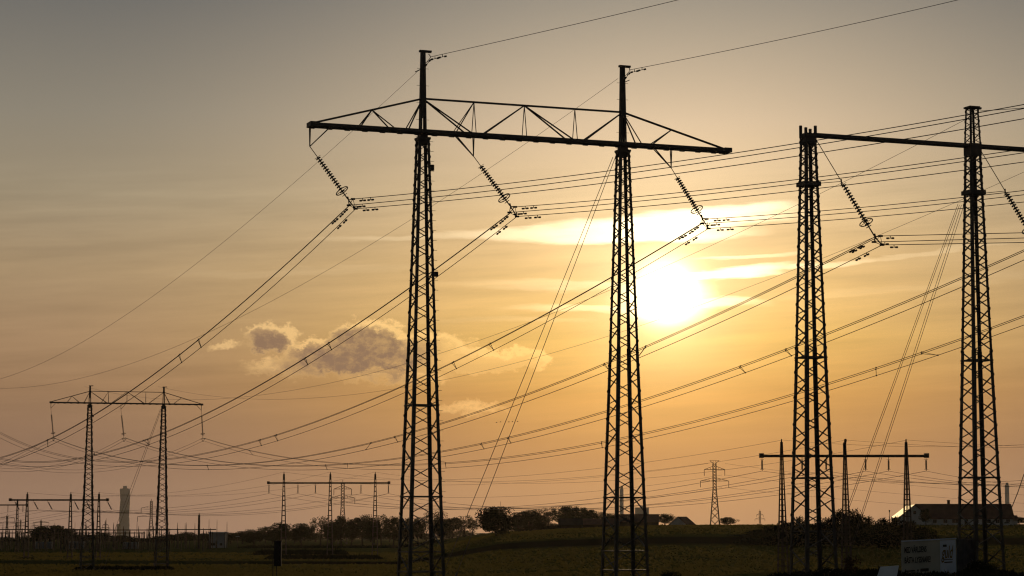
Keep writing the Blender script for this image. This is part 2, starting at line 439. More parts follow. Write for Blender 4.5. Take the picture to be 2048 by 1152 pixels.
class Portal: pass
def two_leg_portal(name, label, group, l1, Y1, l2, Y2, y_arm1, y_arm2, y_top1, y_top2, y_ch1, y_ch2, pxL, pxR, brackets, scale, drop):
    g = Portal()
    a = P(l1[0], l1[1], Y1); b = P(l2[0], l2[1], Y2)
    o = Vector((a.x, a.y, 0)); e = Vector((b.x - a.x, b.y - a.y, 0)); span = e.length; e.normalize(); n = Vector((-e.y, e.x, 0))
    za = (P(l1[0], y_arm1, Y1).z + P(l2[0], y_arm2, Y2).z) / 2
    zt = (P(l1[0], y_top1, Y1).z + P(l2[0], y_top2, Y2).z) / 2
    zc = (P(l1[0], y_ch1, Y1).z + P(l2[0], y_ch2, Y2).z) / 2
    g.o, g.e, g.n, g.za, g.zt, g.zc, g.span = o, e, n, za, zt, zc, span
    root = empty(name, (o.x, o.y, ground(o.x, o.y)), label, 'pylon', group); g.root = root
    W1, W0 = 0.81, 2.78
    for i in (0, 1):
        c = o + e * (span * i); gz = ground(c.x, c.y)
        mb = MB()
        zb = za - 0.55
        lattice_leg(mb, c, gz - 0.2, zb, W0, W1, e, n, 0.235 if scale == 1.0 else 0.23, 0.09 if scale == 1.0 else 0.17, rise=0.52 if scale == 1.0 else 0.62, horiz=[zb - 0.05, gz + 6.5, gz + 2.6, gz + 1.2] + ([gz + 13.0] if i == 0 else []), bolts=1 if i == 0 else None, mid=(gz + (zb - gz) * 0.545, 1.66))
        mb.box((c.x, c.y, zb - 0.02), 0.95, 0.95, 0.14, math.atan2(e.y, e.x))
        if i == 0:
            for (dz, s_) in ((1.9, 0.42), (9.6, 0.36)):
                q = c + e * (W1 / 2 + (0.12 if dz < 3 else 0.48)) - n * 0.1
                mb.box((q.x + e.x * 0.15, q.y + e.y * 0.15, zb - dz - 0.35), s_ * 0.7, s_ * 0.6, s_, math.atan2(e.y, e.x))
        leg = mb.build('leg', M['steel'], root)
        # closed tapering mast above the arm
        mb = MB(); zm = za - 0.95
        def wm(z): return 0.50 - 0.19 * (z - zm) / (zt - zm)
        for sx, sy in ((-1, -1), (1, -1), (1, 1), (-1, 1)):
            for (u0, u1) in ((zm, zt),):
                p0 = Vector((c.x, c.y, u0)) + e * (sx * wm(u0) / 2) + n * (sy * wm(u0) / 2)
                p1 = Vector((c.x, c.y, u1)) + e * (sx * wm(u1) / 2) + n * (sy * wm(u1) / 2)
                mb.angle(p0, p1, e * -sx, n * -sy, 0.13, 0.03)
        mb.box((c.x, c.y, zm), 0.6, 0.6, 0.75, math.atan2(e.y, e.x)); z = zm + (2.0 if i == 0 else 3.1)
        while z < zt - 0.1:
            mb.box((c.x, c.y, z), wm(z) - 0.06, wm(z) - 0.06, min(0.62, zt - z), math.atan2(e.y, e.x)); z += 0.6
        mb.box((c.x + e.x * 0.18, c.y + e.y * 0.18, zt), 0.9, 0.3, 0.14, math.atan2(e.y, e.x))
        z = zm + 0.6
        while z < zt - 1.2:
            for sx in (-1, 1):
                p = Vector((c.x, c.y, z)) + e * (sx * wm(z) / 2); mb.beam(p, p + e * (sx * 0.28), 0.022)
            z += 1.25
        mb.build('mast', M['steel'], root)
    # triangular truss arm: two bottom chords, one top chord
    mb = MB(); hw = 0.50
    sL = solve_s(o, e, pxL, za); sR = solve_s(o, e, pxR, za); g.sL, g.sR = sL, sR
    def bp(s, side=0): return o + e * s + n * (hw * side) + Vector((0, 0, za))
    def tp(s):
        if s < 0: t = (s - sL) / (0 - sL)
        elif s > span: t = (sR - s) / (sR - span)
        else: t = 1
        return o + e * s + Vector((0, 0, za + 0.12 + (zc - za - 0.12) * max(0, t)))
    for sd in (-1, 1):
        mb.beam(bp(sL, sd), bp(sR, sd), 0.14, 0.24)
        s = sL
        while s < sR: mb.beam(bp(s, sd) - Vector((0, 0, 0.145)), bp(s + 0.4, sd) - Vector((0, 0, 0.145)), 0.10, 0.05); s += 1.32
    k = 0; s = sL; st_ = 0.62
    while s < sR - 0.1:
        s2 = min(s + st_, sR); mb.beam(bp(s, -1 if k % 2 else 1), bp(s2, 1 if k % 2 else -1), 0.16, 0.10); s = s2; k += 1
    for q in (tp(sL), tp(0), tp(span), tp(sR)): pass
    mb.beam(tp(sL), tp(0), 0.13); mb.beam(tp(0), tp(span), 0.13); mb.beam(tp(span), tp(sR), 0.13)
    mb.box((bp(sL).x, bp(sL).y, za - 0.14), 0.35, 1.1, 0.34, math.atan2(e.y, e.x)); mb.box((bp(sR).x, bp(sR).y, za - 0.16), 0.6, 1.1, 0.34, math.atan2(e.y, e.x))
    def at(frac_from, off): return off
    L = -sL; Rr = sR - span
    # web members (positions as fractions of each bay)
    def web(st, sb, both=True, w=0.075):
        for sd in ((-1, 1) if both else (1,)): mb.beam(tp(st), bp(sb, sd), w)
    web(-0.46 * L, -0.58 * L); web(-0.46 * L, -0.26 * L); web(0, -0.15 * L)
    for fr_t, fr_b in ((0, 0.235), (0.25, 0.15), (0.25, 0.25), (0.50, 0.285), (0.50, 0.50), (0.50, 0.74), (0.755, 0.755), (1.0, 0.79)):
        web(fr_t * span, fr_b * span, True, 0.09 if abs(fr_t - fr_b) > 0.15 else 0.06)
    web(span, span + 0.16 * Rr); web(span + 0.47 * Rr, span + 0.25 * Rr)
    arm = mb.build('crossarm', M['steel'], root)
    # hanging brackets
    g.hang = []
    for (pt, pd) in brackets:                        # column of the post, column of the brace foot
        s1 = solve_s(o, e, pt, za); s2 = solve_s(o, e, pd, za)
        mb = MB(); foot = bp(s1) - Vector((0, 0, drop))
        for sd in (-1, 1):
            mb.beam(bp(s1, sd * 0.3), foot, 0.075)
            mb.beam(bp(s2, sd * 0.3), foot, 0.065)
        mb.build('bracket', M['steel'], root); g.hang.append(foot)
    return g

near = two_leg_portal('portal_pylon', 'nearest tall twin-legged lattice pylon, sun shining behind its right leg, truss crossarm', 'lattice pylons in the foreground',
    (844, 600), 168.0, (1247, 600), 173.6, 264, 289, 107, 132, 201, 221, 622, 1451, [(620, 662), (947, 908), (1342, 1304)], 1.0, 1.55)
farp = two_leg_portal('portal_pylon', 'small distant twin-legged lattice pylon standing in a weed patch at left', None,
    (178, 900), 474.0, (326, 900), 478.0, 806, 808, 773, 774, 783, 784, 101, 403, [(102, 112), (242, 252), (403, 392)], 2.0, 1.2)

# right-hand portal: beam arm, first leg cut off level with it, mast on the second
def right_portal():
    g = Portal(); Y3, Y4 = 160.0, 164.8
    a = P(1622, 728, Y3); b = P(1954, 728, Y4)
    o = Vector((a.x, a.y, 0)); e = Vector((b.x - a.x, b.y - a.y, 0)); span = e.length; e.normalize(); n = Vector((-e.y, e.x, 0))
    za = (P(1616, 272, Y3).z + P(1944, 290, Y4).z) / 2
    zt = P(1943, 217, Y4).z
    g.o, g.e, g.n, g.za, g.span = o, e, n, za, span
    root = empty('portal_pylon', (o.x, o.y, ground(o.x, o.y)), 'lattice pylon at the right edge with a plain beam arm and stubby-topped left leg', 'pylon', 'lattice pylons in the foreground')
    rz = math.atan2(e.y, e.x)
    for i in (0, 1, 2):
        c = o + e * (span * i); gz = ground(c.x, c.y); mb = MB()
        top = za + 0.35 if i == 0 else zt
        zb = za + 0.1
        W1, W0 = 0.82, 2.46
        lattice_leg(mb, c, gz - 0.2, zb, W0, W1, e, n, 0.235, 0.095, horiz=[gz + 7.0, gz + 3.4, gz + 15.2, zb - 0.2], rise=0.5, mid=(gz + (zb - gz) * 0.52, 1.56))
        # collar below the arm
        zc = P(1616 if i == 0 else 1946, 369 if i == 0 else 386, Y3 if i == 0 else Y4).z
        wc = W1 + (1.56 - W1) * (zb - zc) / ((zb - gz) * 0.48)
        mb.box((c.x, c.y, zc - 0.14), wc + 0.26, wc + 0.26, 0.3, rz)
        if i == 0:
            for sx, sy, h in ((-1, -1, 0.34), (1, -1, 0.5), (1, 1, 0.4), (-1, 1, 0.58)):
                q = c + e * (sx * 0.37) + n * (sy * 0.37); mb.box((q.x, q.y, zb - 0.3), 0.16, 0.16, h + 0.3, rz)
            mb.box((c.x, c.y, zb - 0.75), 0.86, 0.86, 0.72, rz)
        else:
            mb.box((c.x, c.y, zb - 0.8), 0.92, 0.92, 0.85, rz)
            mb2 = MB(); lattice_leg(mb2, c, zb + 0.05, zt, 0.86, 0.66, e, n, 0.12, 0.06, rise=0.5)
            mb2.box((c.x, c.y, zt), 0.85, 0.85, 0.12, rz); mb2.box((c.x + e.x * 0.5, c.y + e.y * 0.5, zt - 0.02), 0.5, 0.2, 0.14, rz)
            mb2.build('mast', M['steel'], root)
        mb.build('leg', M['steel'], root)
    mb = MB()
    s0, s1 = 0.25, span * 2 + 8
    for sd in (-1, 1):
        mb.beam(o + e * s0 + n * (0.32 * sd) + Vector((0, 0, za)), o + e * s1 + n * (0.32 * sd) + Vector((0, 0, za)), 0.12, 0.22)
    s = s0; k = 0
    while s < s1:
        mb.beam(o + e * s + n * (0.32 if k % 2 else -0.32) + Vector((0, 0, za)), o + e * (s + 0.6) + n * (-0.32 if k % 2 else 0.32) + Vector((0, 0, za)), 0.12, 0.12); s += 0.6; k += 1
    mb.build('crossarm', M['steel'], root)
    return g
rp = right_portal()

# ------------------------------------------------------------------ insulators
def insulator(A, d0, d1, B, label, group, nd=15, r=0.195, R0=0.48, tens=None):
    """A hanging point, d0-d1 the disc stretch as fractions of A-B, B the yoke"""
    root = empty('insulator_string', A, label, 'insulator', group)
    ax = (B - A).normalized(); L = (B - A).length
    mb = MB(); mb.tube([A, A + ax * (L * d0)], 0.03, 5)
    mb.tube([A + ax * (L * d0), A + ax * (L * 0.985)], 0.045, 6)
    mb.build('rod', M['steel'], root)
    mb = MB()
    for k in range(nd):
        c = A + ax * (L * (d0 + (d1 - d0) * (k + 0.5) / nd))
        mb.tube([c - ax * 0.07, c - ax * 0.045, c + ax * 0.01, c + ax * 0.05], [0.07, r * 0.8, r, r * 0.96], 10)
    mb.build('disc_stack', M['glass'], root)
    if R0:
        mb = MB(); cr = A + ax * (L * (d1 - 0.03)); axr = (ax + Vector((0, 0.38, 0))).normalized(); mb.ring(cr, axr, R0, 0.038, 22)
        mb.beam(cr - ax.cross(Vector((0, 1, 0))).normalized() * R0, cr + ax.cross(Vector((0, 1, 0))).normalized() * R0, 0.04)
        mb.ring(cr + ax * 0.34, ax, 0.20, 0.02, 12)
        mb.build('grading_ring', M['steel'], root)
        mb = MB(); ct = A + ax * (L * d0); mb.ring(ct, ax, 0.24, 0.018, 14, 4.4, 0.6)
        mb.build('arcing_ring', M['steel'], root)
    return root, ax

def yoke(root, B, pts):
    mb = MB(); c = B
    for p in pts: mb.beam(c, p, 0.10, 0.06)
    for a, b in zip(pts, pts[1:] + pts[:1]): mb.beam(a, b, 0.035)
    mb.beam(B + Vector((-0.05, 0, 0.22)), B - Vector((-0.05, 0, 0.14)), 0.42, 0.08)
    for p in pts: mb.tube([p - Vector((0.16, 0, 0)), p + Vector((0.16, 0, 0))], 0.075, 6)
    mb.build('yoke', M['steel'], root)

# ------------------------------------------------------------------ wires
def polyfit(xs, ys, ws, deg):
    m = deg + 1; A = [[0.0] * (m + 1) for _ in range(m)]
    for x, y, w in zip(xs, ys, ws):
        for i in range(m):
            for j in range(m): A[i][j] += w * x ** (i + j)
            A[i][m] += w * y * x ** i
    for i in range(m):
        pv = max(range(i, m), key=lambda r_: abs(A[r_][i])); A[i], A[pv] = A[pv], A[i]
        for r_ in range(m):
            if r_ != i:
                k = A[r_][i] / A[i][i]
                for c in range(i, m + 1): A[r_][c] -= k * A[i][c]
    return [A[i][m] / A[i][i] for i in range(m)]
RES = []
def wire_curve(A, B, wps, deg=3, n=70, ext=0.0, pin=True):
    """a hanging wire in the vertical plane over plan line A-B, passing the sight lines of the given photo points"""
    D = Vector((B.x - A.x, B.y - A.y)); xs = []; zs = []
    for px, py in wps:
        d = ray(px, py)
        # t*(dx,dy) = A + s*D
        det = d.x * -D.y + D.x * d.y
        t = (A.x * -D.y + D.x * A.y) / det
        s = (d.x * A.y - d.y * A.x) / det
        s = ((t * d.x - A.x) * D.x + (t * d.y - A.y) * D.y) / D.length_squared
        xs.append(s); zs.append(CAMZ + d.z * t)
    ws = [1.0 / (1 + 0.6 * abs(x)) for x in xs]
    if pin: ws[0] *= 30; ws[-1] *= 6
    co = polyfit(xs, zs, ws, min(deg, len(xs) - 1))
    s0, s1 = min(xs), max(xs) + ext
    out = []
    for k in range(n + 1):
        s = s0 + (s1 - s0) * (k / n)
        out.append(Vector((A.x + D.x * s, A.y + D.y * s, sum(c * s ** i for i, c in enumerate(co)))))
    err = max(abs(proj(Vector((A.x + D.x * x, A.y + D.y * x, sum(c * x ** i for i, c in enumerate(co)))))[1] - w[1]) for x, w in zip(xs, wps))
    RES.append(err)
    return out
def damper(mb, p, d):
    d = d.normalized(); q = p - Vector((0, 0, 0.17))
    mb.beam(p, q, 0.05); mb.tube([q - d * 0.27, q + d * 0.27], 0.022, 5)
    for s in (-1, 1): mb.tube([q + d * (s * 0.13), q + d * (s * 0.31)], 0.07, 6)
def along(c, dist):
    acc = 0
    for a, b in zip(c, c[1:]):
        l = (b - a).length
        if acc + l >= dist: return a + (b - a) * ((dist - acc) / l), b - a
        acc += l
    return c[-1], c[-1] - c[-2]
def nearest_px(c, px):
    return min(c, key=lambda p: abs(proj(p)[0] - px))
def bundle(curves, label, group, r=0.026, dampers=((1.3, 2.2),), spacers=(), rng=None, flip=False):
    root = empty('conductor_bundle', curves[0][0], label, 'power line', group)
    for i, c in enumerate(curves):
        mb = MB(); mb.tube(c, r, 5); w = mb.build('wire', M['wire'], root)
        if dampers:
            for dist in dampers[i % len(dampers)]:
                m2 = MB(); p, d = along(c, dist); damper(m2, p, d); m2.build('damper', M['steel'], root)
    for px in spacers:
        ps = [nearest_px(c, px + (0 if j < 2 else 4)) for j, c in enumerate(curves)]
        m2 = MB()
        for a, b in zip(ps, ps[1:] + (ps[:1] if len(ps) > 2 else [])):
            if (a - b).length < 3.5: m2.beam(a, b, 0.035)
        for a in ps: m2.box(a - Vector((0, 0, 0.06)), 0.11, 0.11, 0.12)
        m2.build('spacer', M['steel'], root)
    return root
def V(x, y): return Vector((x, y, 0))

G_near = 'conductor bundles strung from the near pylon'
G_right = 'conductor bundles strung from the right-hand pylon'
# near pylon, three phases
ins = [((631, 318), (697, 402), 'left arm tip'), ((957, 332), (1021, 415), 'middle of the arm'), ((1350, 352), (1404, 438), 'right arm')]
DIRR = Vector((0.675, -0.738, 0))
rt = [[[(706, 398), (825, 388), (1072, 360), (1536, 295.5), (1933, 230), (2048, 209)], [(698, 410.5), (825, 399), (1072, 371), (1536, 304.5), (1933, 239), (2048, 217)], [(711, 417.5), (825, 408), (1072, 383), (1536, 320.5), (1933, 257), (2048, 237.5)]],
      [[(1030, 413.8), (1040, 413), (1264, 395), (1536, 365.5), (2048, 298)], [(1019, 425), (1264, 403.5), (1536, 374.5), (2048, 305.5)], [(1034, 433), (1264, 415), (1536, 388), (2048, 324)]],
      [[(1413, 438), (1536, 429.5), (1780, 410), (2048, 381)], [(1404, 447), (1536, 438), (1780, 418.5), (2048, 389.5)], [(1417, 457), (1536, 449), (1780, 431), (2048, 404)]]]
lf = [[[(699, 411), (560, 537.5), (538, 560), (440, 645), (400, 679.5), (337, 728), (254, 785), (187, 832.6), (108, 874.5), (0, 916.5)],
       [(711, 418), (560, 560), (400, 697), (366, 722), (344, 740), (243, 809), (185, 848), (93, 893), (0, 930)]],
      [[(1021, 426), (817.6, 576), (661.5, 685), (612, 718), (471, 796.4), (400, 833.6), (332, 865), (168, 916.5), (86, 924.7), (0, 918.7)],
       [(1034, 433), (815.5, 595.5), (612, 731), (479.6, 808), (400, 847), (287, 893), (185, 921), (103, 932.7), (0, 927)]],
      [[(1403, 448), (1213.5, 560), (1101.5, 623.5), (974.5, 691), (878.7, 738.7), (810, 770.8), (654, 836.9), (548.5, 872.4), (400, 909.6), (333.7, 919), (183, 921.5), (105.5, 908.6), (0, 867)],
       [(1417, 457), (1223, 573), (1115.5, 633), (986, 699.5), (878.7, 751.6), (810, 784), (658, 850.9), (512, 893.3), (400, 918.3), (310, 930), (150.7, 925.6), (101, 914), (0, 875.6)]]]
names = ['left', 'middle', 'right']
for i, ((p1, p2, where), hang) in enumerate(zip(ins, near.hang)):
    Yk = hang.y + 0.8
    B = P(p2[0], p2[1] - 2, Yk)
    root, ax = insulator(hang, 0.20, 0.86, B, 'long disc insulator string slanting from the %s of the nearest pylon' % where, 'insulator strings of the nearest pylon')
    s3 = [P(*rt[i][k][0], Yk + dy_) for k, dy_ in ((0, 0.25), (1, 0.0), (2, 0.1))]
    yoke(root, B, s3)
    cr = []
    for k in range(3):
        A = s3[k]; cr.append(wire_curve(V(A.x, A.y), V(A.x, A.y) + DIRR * 50, rt[i][k], 2, 40, 0.12))
    bundle(cr, 'three parallel conductors running right from the %s insulator of the nearest pylon' % names[i], G_near, dampers=((1.1, 2.0), (0.8, 1.5), (1.2, 2.2)))
    endp = [P(-520, 900, 480), P(-385, 900, 488), P(-245, 900, 496)][i]
    cl = []
    off = n_ = Vector((0.40, 0.16, 0))
    for k, w in ((0, lf[i][0]), (0, lf[i][0]), (1, lf[i][1])):
        q = len(cl); A = s3[[1, 0, 2][q]]
        w = list(w)
        if q == 1: w = [(x + 1.5, y - 2.2) for x, y in w]
        cl.append(wire_curve(V(A.x, A.y), V(endp.x, endp.y), w, 3, 90, 0.04))
    bundle(cl, 'long sagging conductor bundle running left from the %s insulator of the nearest pylon' % names[i], G_near,
           dampers=((1.6, 2.7), (0.9, 3.4), (2.1, 3.3)), spacers=[[396, 362, 95], [658, 612, 290], [975, 911, 552, 513]][i])

# right-hand pylon
insr = [(P(1632, 279, 160.6), P(1750, 474, 161.5), 'from the stub-topped leg'), (P(1962, 302, 165.2), P(2074, 488, 166.0), 'beside the right-edge leg')]
r_at = [[(1761, 472), (1748, 484), (1764, 490)], [(2084, 478), (2072, 490), (2088, 500)]]
gr_ins = 'insulator strings of the right-hand pylon'
lft = [[[(1748, 478), (1646, 529), (1536, 583), (1407, 640.7), (1282, 700), (1214.6, 728), (1092, 775), (1003.6, 808), (883, 847.6), (807, 870), (738, 888.5), (581, 918.7), (492.6, 929), (400, 931.6), (344, 929.5), (277.7, 923), (170, 895), (109, 877)],
        [(1764, 490), (1646, 549), (1536, 600.5), (1295, 707.5), (1214.6, 742), (1049, 804.6), (883, 859.5), (807, 881), (736, 899), (604.5, 923), (503, 936), (400, 939.8), (277, 930), (170, 902), (109, 882)]],
       [[(2072, 492), (2048, 503.7), (1926, 557.5), (1851, 590), (1653.5, 668.7), (1586, 695.6), (1488, 732), (1284.6, 802), (1212.5, 825), (1018.7, 876), (885, 903.6), (807, 916.5), (658, 930.5), (529, 932), (445, 924), (400, 917.6), (312, 894), (250, 876)],
        [(2088, 502), (2048, 522.5), (1923.5, 576), (1868.5, 598.7), (1653.5, 683.7), (1584, 711), (1488, 745.8), (1306, 807.6), (1212.5, 836.9), (965, 897.8), (885, 913.3), (807, 925), (656, 939), (572, 940.6), (503, 936), (400, 924), (312, 900), (250, 881)]],
       [[(2048, 633.7), (1920, 681), (1858.5, 705), (1761, 734.7), (1657.5, 768.7), (1586, 789.5), (1284.6, 868), (1201.7, 886.4), (885, 929), (807, 931.6), (701.4, 929.5), (591.6, 919), (480, 893), (408, 877)],
        [(2048, 650), (1920, 695), (1868.5, 712.5), (1761, 747.6), (1657.5, 781), (1586, 801), (1284.6, 878.9), (1199.5, 896), (885, 937), (802.6, 940), (695, 936.6), (589, 926), (480, 901), (408, 882)]]]
far_y = [P(107, 875, farp.hang[0].y), P(248, 876, farp.hang[1].y), P(406, 876, farp.hang[2].y)]
yk = [V(insr[0][1].x, insr[0][1].y), V(insr[1][1].x, insr[1][1].y), V(insr[1][1].x + 12.4, insr[1][1].y + 4.9)]
for i in range(3):
    if i < 2:
        A, B, where = insr[i]
        root, ax = insulator(A, 0.46, 0.88, B, 'disc insulator string on a long rod %s of the right-hand pylon' % where, gr_ins, nd=15)
        s3 = [P(*q, B.y + 0.1) for q in r_at[i]]; yoke(root, B, s3)
        # jumper stay back to the leg
        mid = A + (B - A) * 0.43; c = rp.o + rp.e * (rp.span * i); m2 = MB(); m2.beam(mid, Vector((c.x + 0.6, c.y + 0.2, mid.z - 0.25)), 0.04); m2.beam(mid - Vector((0, 0, 0.3)), mid + Vector((0, 0, 0.15)), 0.2, 0.06)
        m2.build('stay_rod', M['steel'], root)
        if i == 0:
            cr = [wire_curve(V(s3[k].x, s3[k].y), V(s3[k].x, s3[k].y) + DIRR * 30, w, 1, 16, 0.1) for k, w in enumerate(([(1761, 472), (2048, 465.5)], [(1748, 484), (2048, 476)], [(1764, 490), (2048, 485)]))]
            bundle(cr, 'three nearly level conductors running right from the stub-topped leg insulator', G_right, dampers=((0.85,), (0.95,), (1.05,)))
    cl = []
    for q in range(3):
        w = list(lft[i][0 if q < 2 else 1])
        if q == 1: w = [(x, y - 3.2 * min(1, max(0.25, (x - 100) / 1200.0))) for x, y in w]
        cl.append(wire_curve(yk[i] + Vector((0.25 * q - 0.2, 0.1 * q, 0)), V(far_y[i].x, far_y[i].y), w, 3, 110))
    bundle(cl, 'very long sagging conductor bundle ending at the %s insulator of the small left pylon' % names[i], G_right,
           dampers=((1.7, 2.8), (2.0, 3.2), (2.2, 3.4)) if i == 0 else None, spacers=[[1282, 1208, 787, 735, 415], [1574, 1488, 1018, 968, 655], [1858, 1761, 1200, 890, 695, 500]][i], r=0.028)

# small left pylon insulators and its onward lines
for i, hang in enumerate(farp.hang):
    B = far_y[i]
    root, ax = insulator(hang, 0.22, 0.88, B, 'thin insulator string hanging near vertical on the %s of the small left pylon' % names[i], 'insulator strings of the small left pylon', nd=18, r=0.17, R0=0.42)
    pts = [B + Vector((-0.35, 0, -0.2)), B + Vector((0.35, 0, -0.2)), B + Vector((0, 0, -0.65))]; yoke(root, B, pts)
    wp = [[(105, 876), (60, 898), (0, 928)], [(246, 876), (194, 902.6), (129, 926), (70, 936), (0, 936)], [(404, 877), (344, 903.6), (290, 922), (237, 932), (172, 938), (90, 938), (0, 922)]][i]
    endq = P(-420 + 60 * i, 900, 800 + 10 * i)
    cl = [wire_curve(V(B.x, B.y), V(endq.x, endq.y), [(x, y + dy_) for x, y in wp], 3, 40, 0.03) for dy_ in (0, 6)]
    bundle(cl, 'faint conductor pair leaving the %s insulator of the small left pylon towards the left' % names[i], 'conductors leaving the small left pylon', dampers=None, r=0.028)

# earth wires
def single(name, label, cat, group, wps, A, B, r=0.016, deg=3, n=80, ext=0.02, mat='wire'):
    c = wire_curve(V(A.x, A.y), V(B.x, B.y), wps, deg, n, ext)
    mb = MB(); mb.tube(c, r, 4); o = mb.build(name, M[mat], None, c[0]); return tag(o, label, cat, group), c
GE = 'thin earth wires over the pylons'
m1 = near.o; m2_ = near.o + near.e * near.span; m4 = rp.o + rp.e * rp.span
single('earth_wire', 'thin earth wire falling left from the left mast of the nearest pylon', 'earth wire', GE, [(835, 143), (662, 300), (560, 390), (440, 489.7), (267, 620), (79.7, 727.6), (0, 758)], m1, P(-500, 800, 480))
single('earth_wire', 'thin earth wire falling left from the right mast of the nearest pylon', 'earth wire', GE, [(1236, 157), (1155, 214), (1060, 281), (865, 410), (822, 440), (621.7, 560), (482, 634), (400, 672), (260.5, 727.6), (150.7, 759), (75, 772), (0, 776.6)], m2_, P(-300, 800, 488))
single('earth_wire', 'thin earth wire rising right from the left mast of the nearest pylon', 'earth wire', GE, [(860, 114), (1100, 60), (1355, 0), (1500, -36)], m1, m1 + DIRR * 40, r=0.02)
single('earth_wire', 'thin earth wire rising right from the right mast of the nearest pylon', 'earth wire', GE, [(1258, 140), (1552, 81), (1915, 0), (2100, -45)], m2_, m2_ + DIRR * 40, r=0.02)
single('earth_wire', 'thin earth wire from the right-hand mast past the sun to the small left pylon', 'earth wire', GE, [(1931, 239), (1906, 252), (1673, 372), (1536, 437), (1424, 492), (1221, 579), (1098, 626.7), (878.7, 708.5), (807, 730), (654, 767.7), (514, 790), (400, 799.6), (301, 796), (181, 776)], m4, farp.o)
single('earth_wire', 'lower thin earth wire from the right frame edge to the small left pylon', 'earth wire', GE, [(2048, 344), (1966, 381), (1911, 405), (1766, 468), (1646, 516), (1536, 559.5), (1424, 601), (1215.7, 672), (1076.8, 714), (881, 761), (787.5, 778.7), (615, 796.6), (550.7, 798), (475, 796.4), (400, 789.5), (330, 776)], yk[2], farp.o + farp.e * farp.span)
single('earth_wire', 'short thin earth wire leaving the right-hand mast top towards the right', 'earth wire', GE, [(1960, 222), (2048, 216), (2100, 212)], m4, m4 + DIRR * 20, r=0.02, deg=2)
# mast top fittings
for (p, q, who) in (((857, 108), (861, 115), 'left'), ((1256, 133), (1260, 141), 'right')):
    Y_ = m1.y if who == 'left' else m2_.y
    a, b = P(p[0], p[1], Y_), P(q[0], q[1], Y_); c = P(q[0] - 10, q[1] + 12, Y_)
    root = empty('earth_wire_clamp', a, 'small chain clamp hanging from the top of the %s mast of the nearest pylon' % who, 'clamp', 'clamps on mast tops')
    mb = MB(); mb.tube([a, (a + b) / 2 + Vector((0.03, 0, 0.02)), b], 0.03, 5); mb.tube([b, (b + c) / 2, c], 0.022, 5); mb.build('link', M['steel'], root)
    mb = MB()
    for px_ in (q[0] + 9, q[0] + 24): damper(mb, P(px_, q[1] - (px_ - q[0]) * 0.24, Y_), Vector((1, 0, 0.2)))
    damper(mb, (b + c) / 2, c - b); mb.build('damper', M['steel'], root)
mb = MB(); a = P(830, 144, m1.y); mb.beam(a, P(843, 138, m1.y), 0.06); a = P(1248, 165, m2_.y); b = P(1259, 160, m2_.y)
mb.build('wire_outrigger', M['steel'], near.root)
mb = MB(); mb.beam(a, b, 0.05); mb.build('wire_outrigger', M['steel'], near.root)

# guy wires
def guy(A, B, label, group, r=0.022, block=False):
    root = empty('guy_wire', B, label, 'guy wire', group)
    mb = MB(); mb.tube([A, (A + B) / 2 - Vector((0, 0, 0.1)), B], r, 5); mb.build('cable', M['wire'], root)
    if block:
        mb = MB(); d = (A - B).normalized(); q = B + d * 0.3; mb.tube([q, q + d * 0.9], 0.07, 6); mb.build('turnbuckle', M['steel'], root)
    return root
def foot(px, Y):                                     # where a guy meets the ground
    p = P(px, 1150, Y); return Vector((p.x, p.y, ground(p.x, p.y) + 0.05))
c2 = m2_
def extend(pa, pb, Y0, Y1, zmin=None):               # straight cable through two photo points, from depth Y0 to Y1, run on to the ground
    a = P(*pa, Y0); b = P(*pb, Y1); d = (b - a)
    for k in range(400):
        q = a + d * (1 + k * 0.003)
        if q.z < ground(q.x, q.y) + 0.05: return a, q
    return a, b
GG = 'guy wires staying the pylons'
for (pa, pb, lab, bl) in (((1226, 314), (893, 1131), 'left one of two guy wires sloping down from the right leg of the nearest pylon', False),
                          ((1231, 314), (915, 1143), 'right one of two guy wires sloping down from the right leg of the nearest pylon', True)):
    a, b = extend(pa, pb, 173.0, 169.0); guy(a, b, lab, GG, 0.024, bl)
for (pa, pb, lab) in (((1916, 408), (1699.8, 1000.6), 'outermost of the four guy wires left of the right-edge leg'), ((1919, 410), (1703, 1002), 'second of the four guy wires left of the right-edge leg'),
                      ((1923, 410), (1721, 1032), 'third of the four guy wires left of the right-edge leg'), ((1928, 410), (1724, 1034), 'innermost of the four guy wires left of the right-edge leg')):
    a, b = extend(pa, pb, 164.4, 161.0); guy(a, b, lab, GG, 0.017)
a, b = extend((2048, 948), (2023, 1016), 168, 167); guy(a, b, 'short length of guy wire crossing the right frame edge above the farmhouse', GG, 0.03)
for (pa, pb, lab) in (((321, 818), (233, 1050), 'left guy wire of the small left pylon passing the twisted tower'), ((323, 818), (239, 1050), 'right guy wire of the small left pylon passing the twisted tower')):
    a, b = extend(pa, pb, 477, 470); guy(a, b, lab, GG, 0.035)

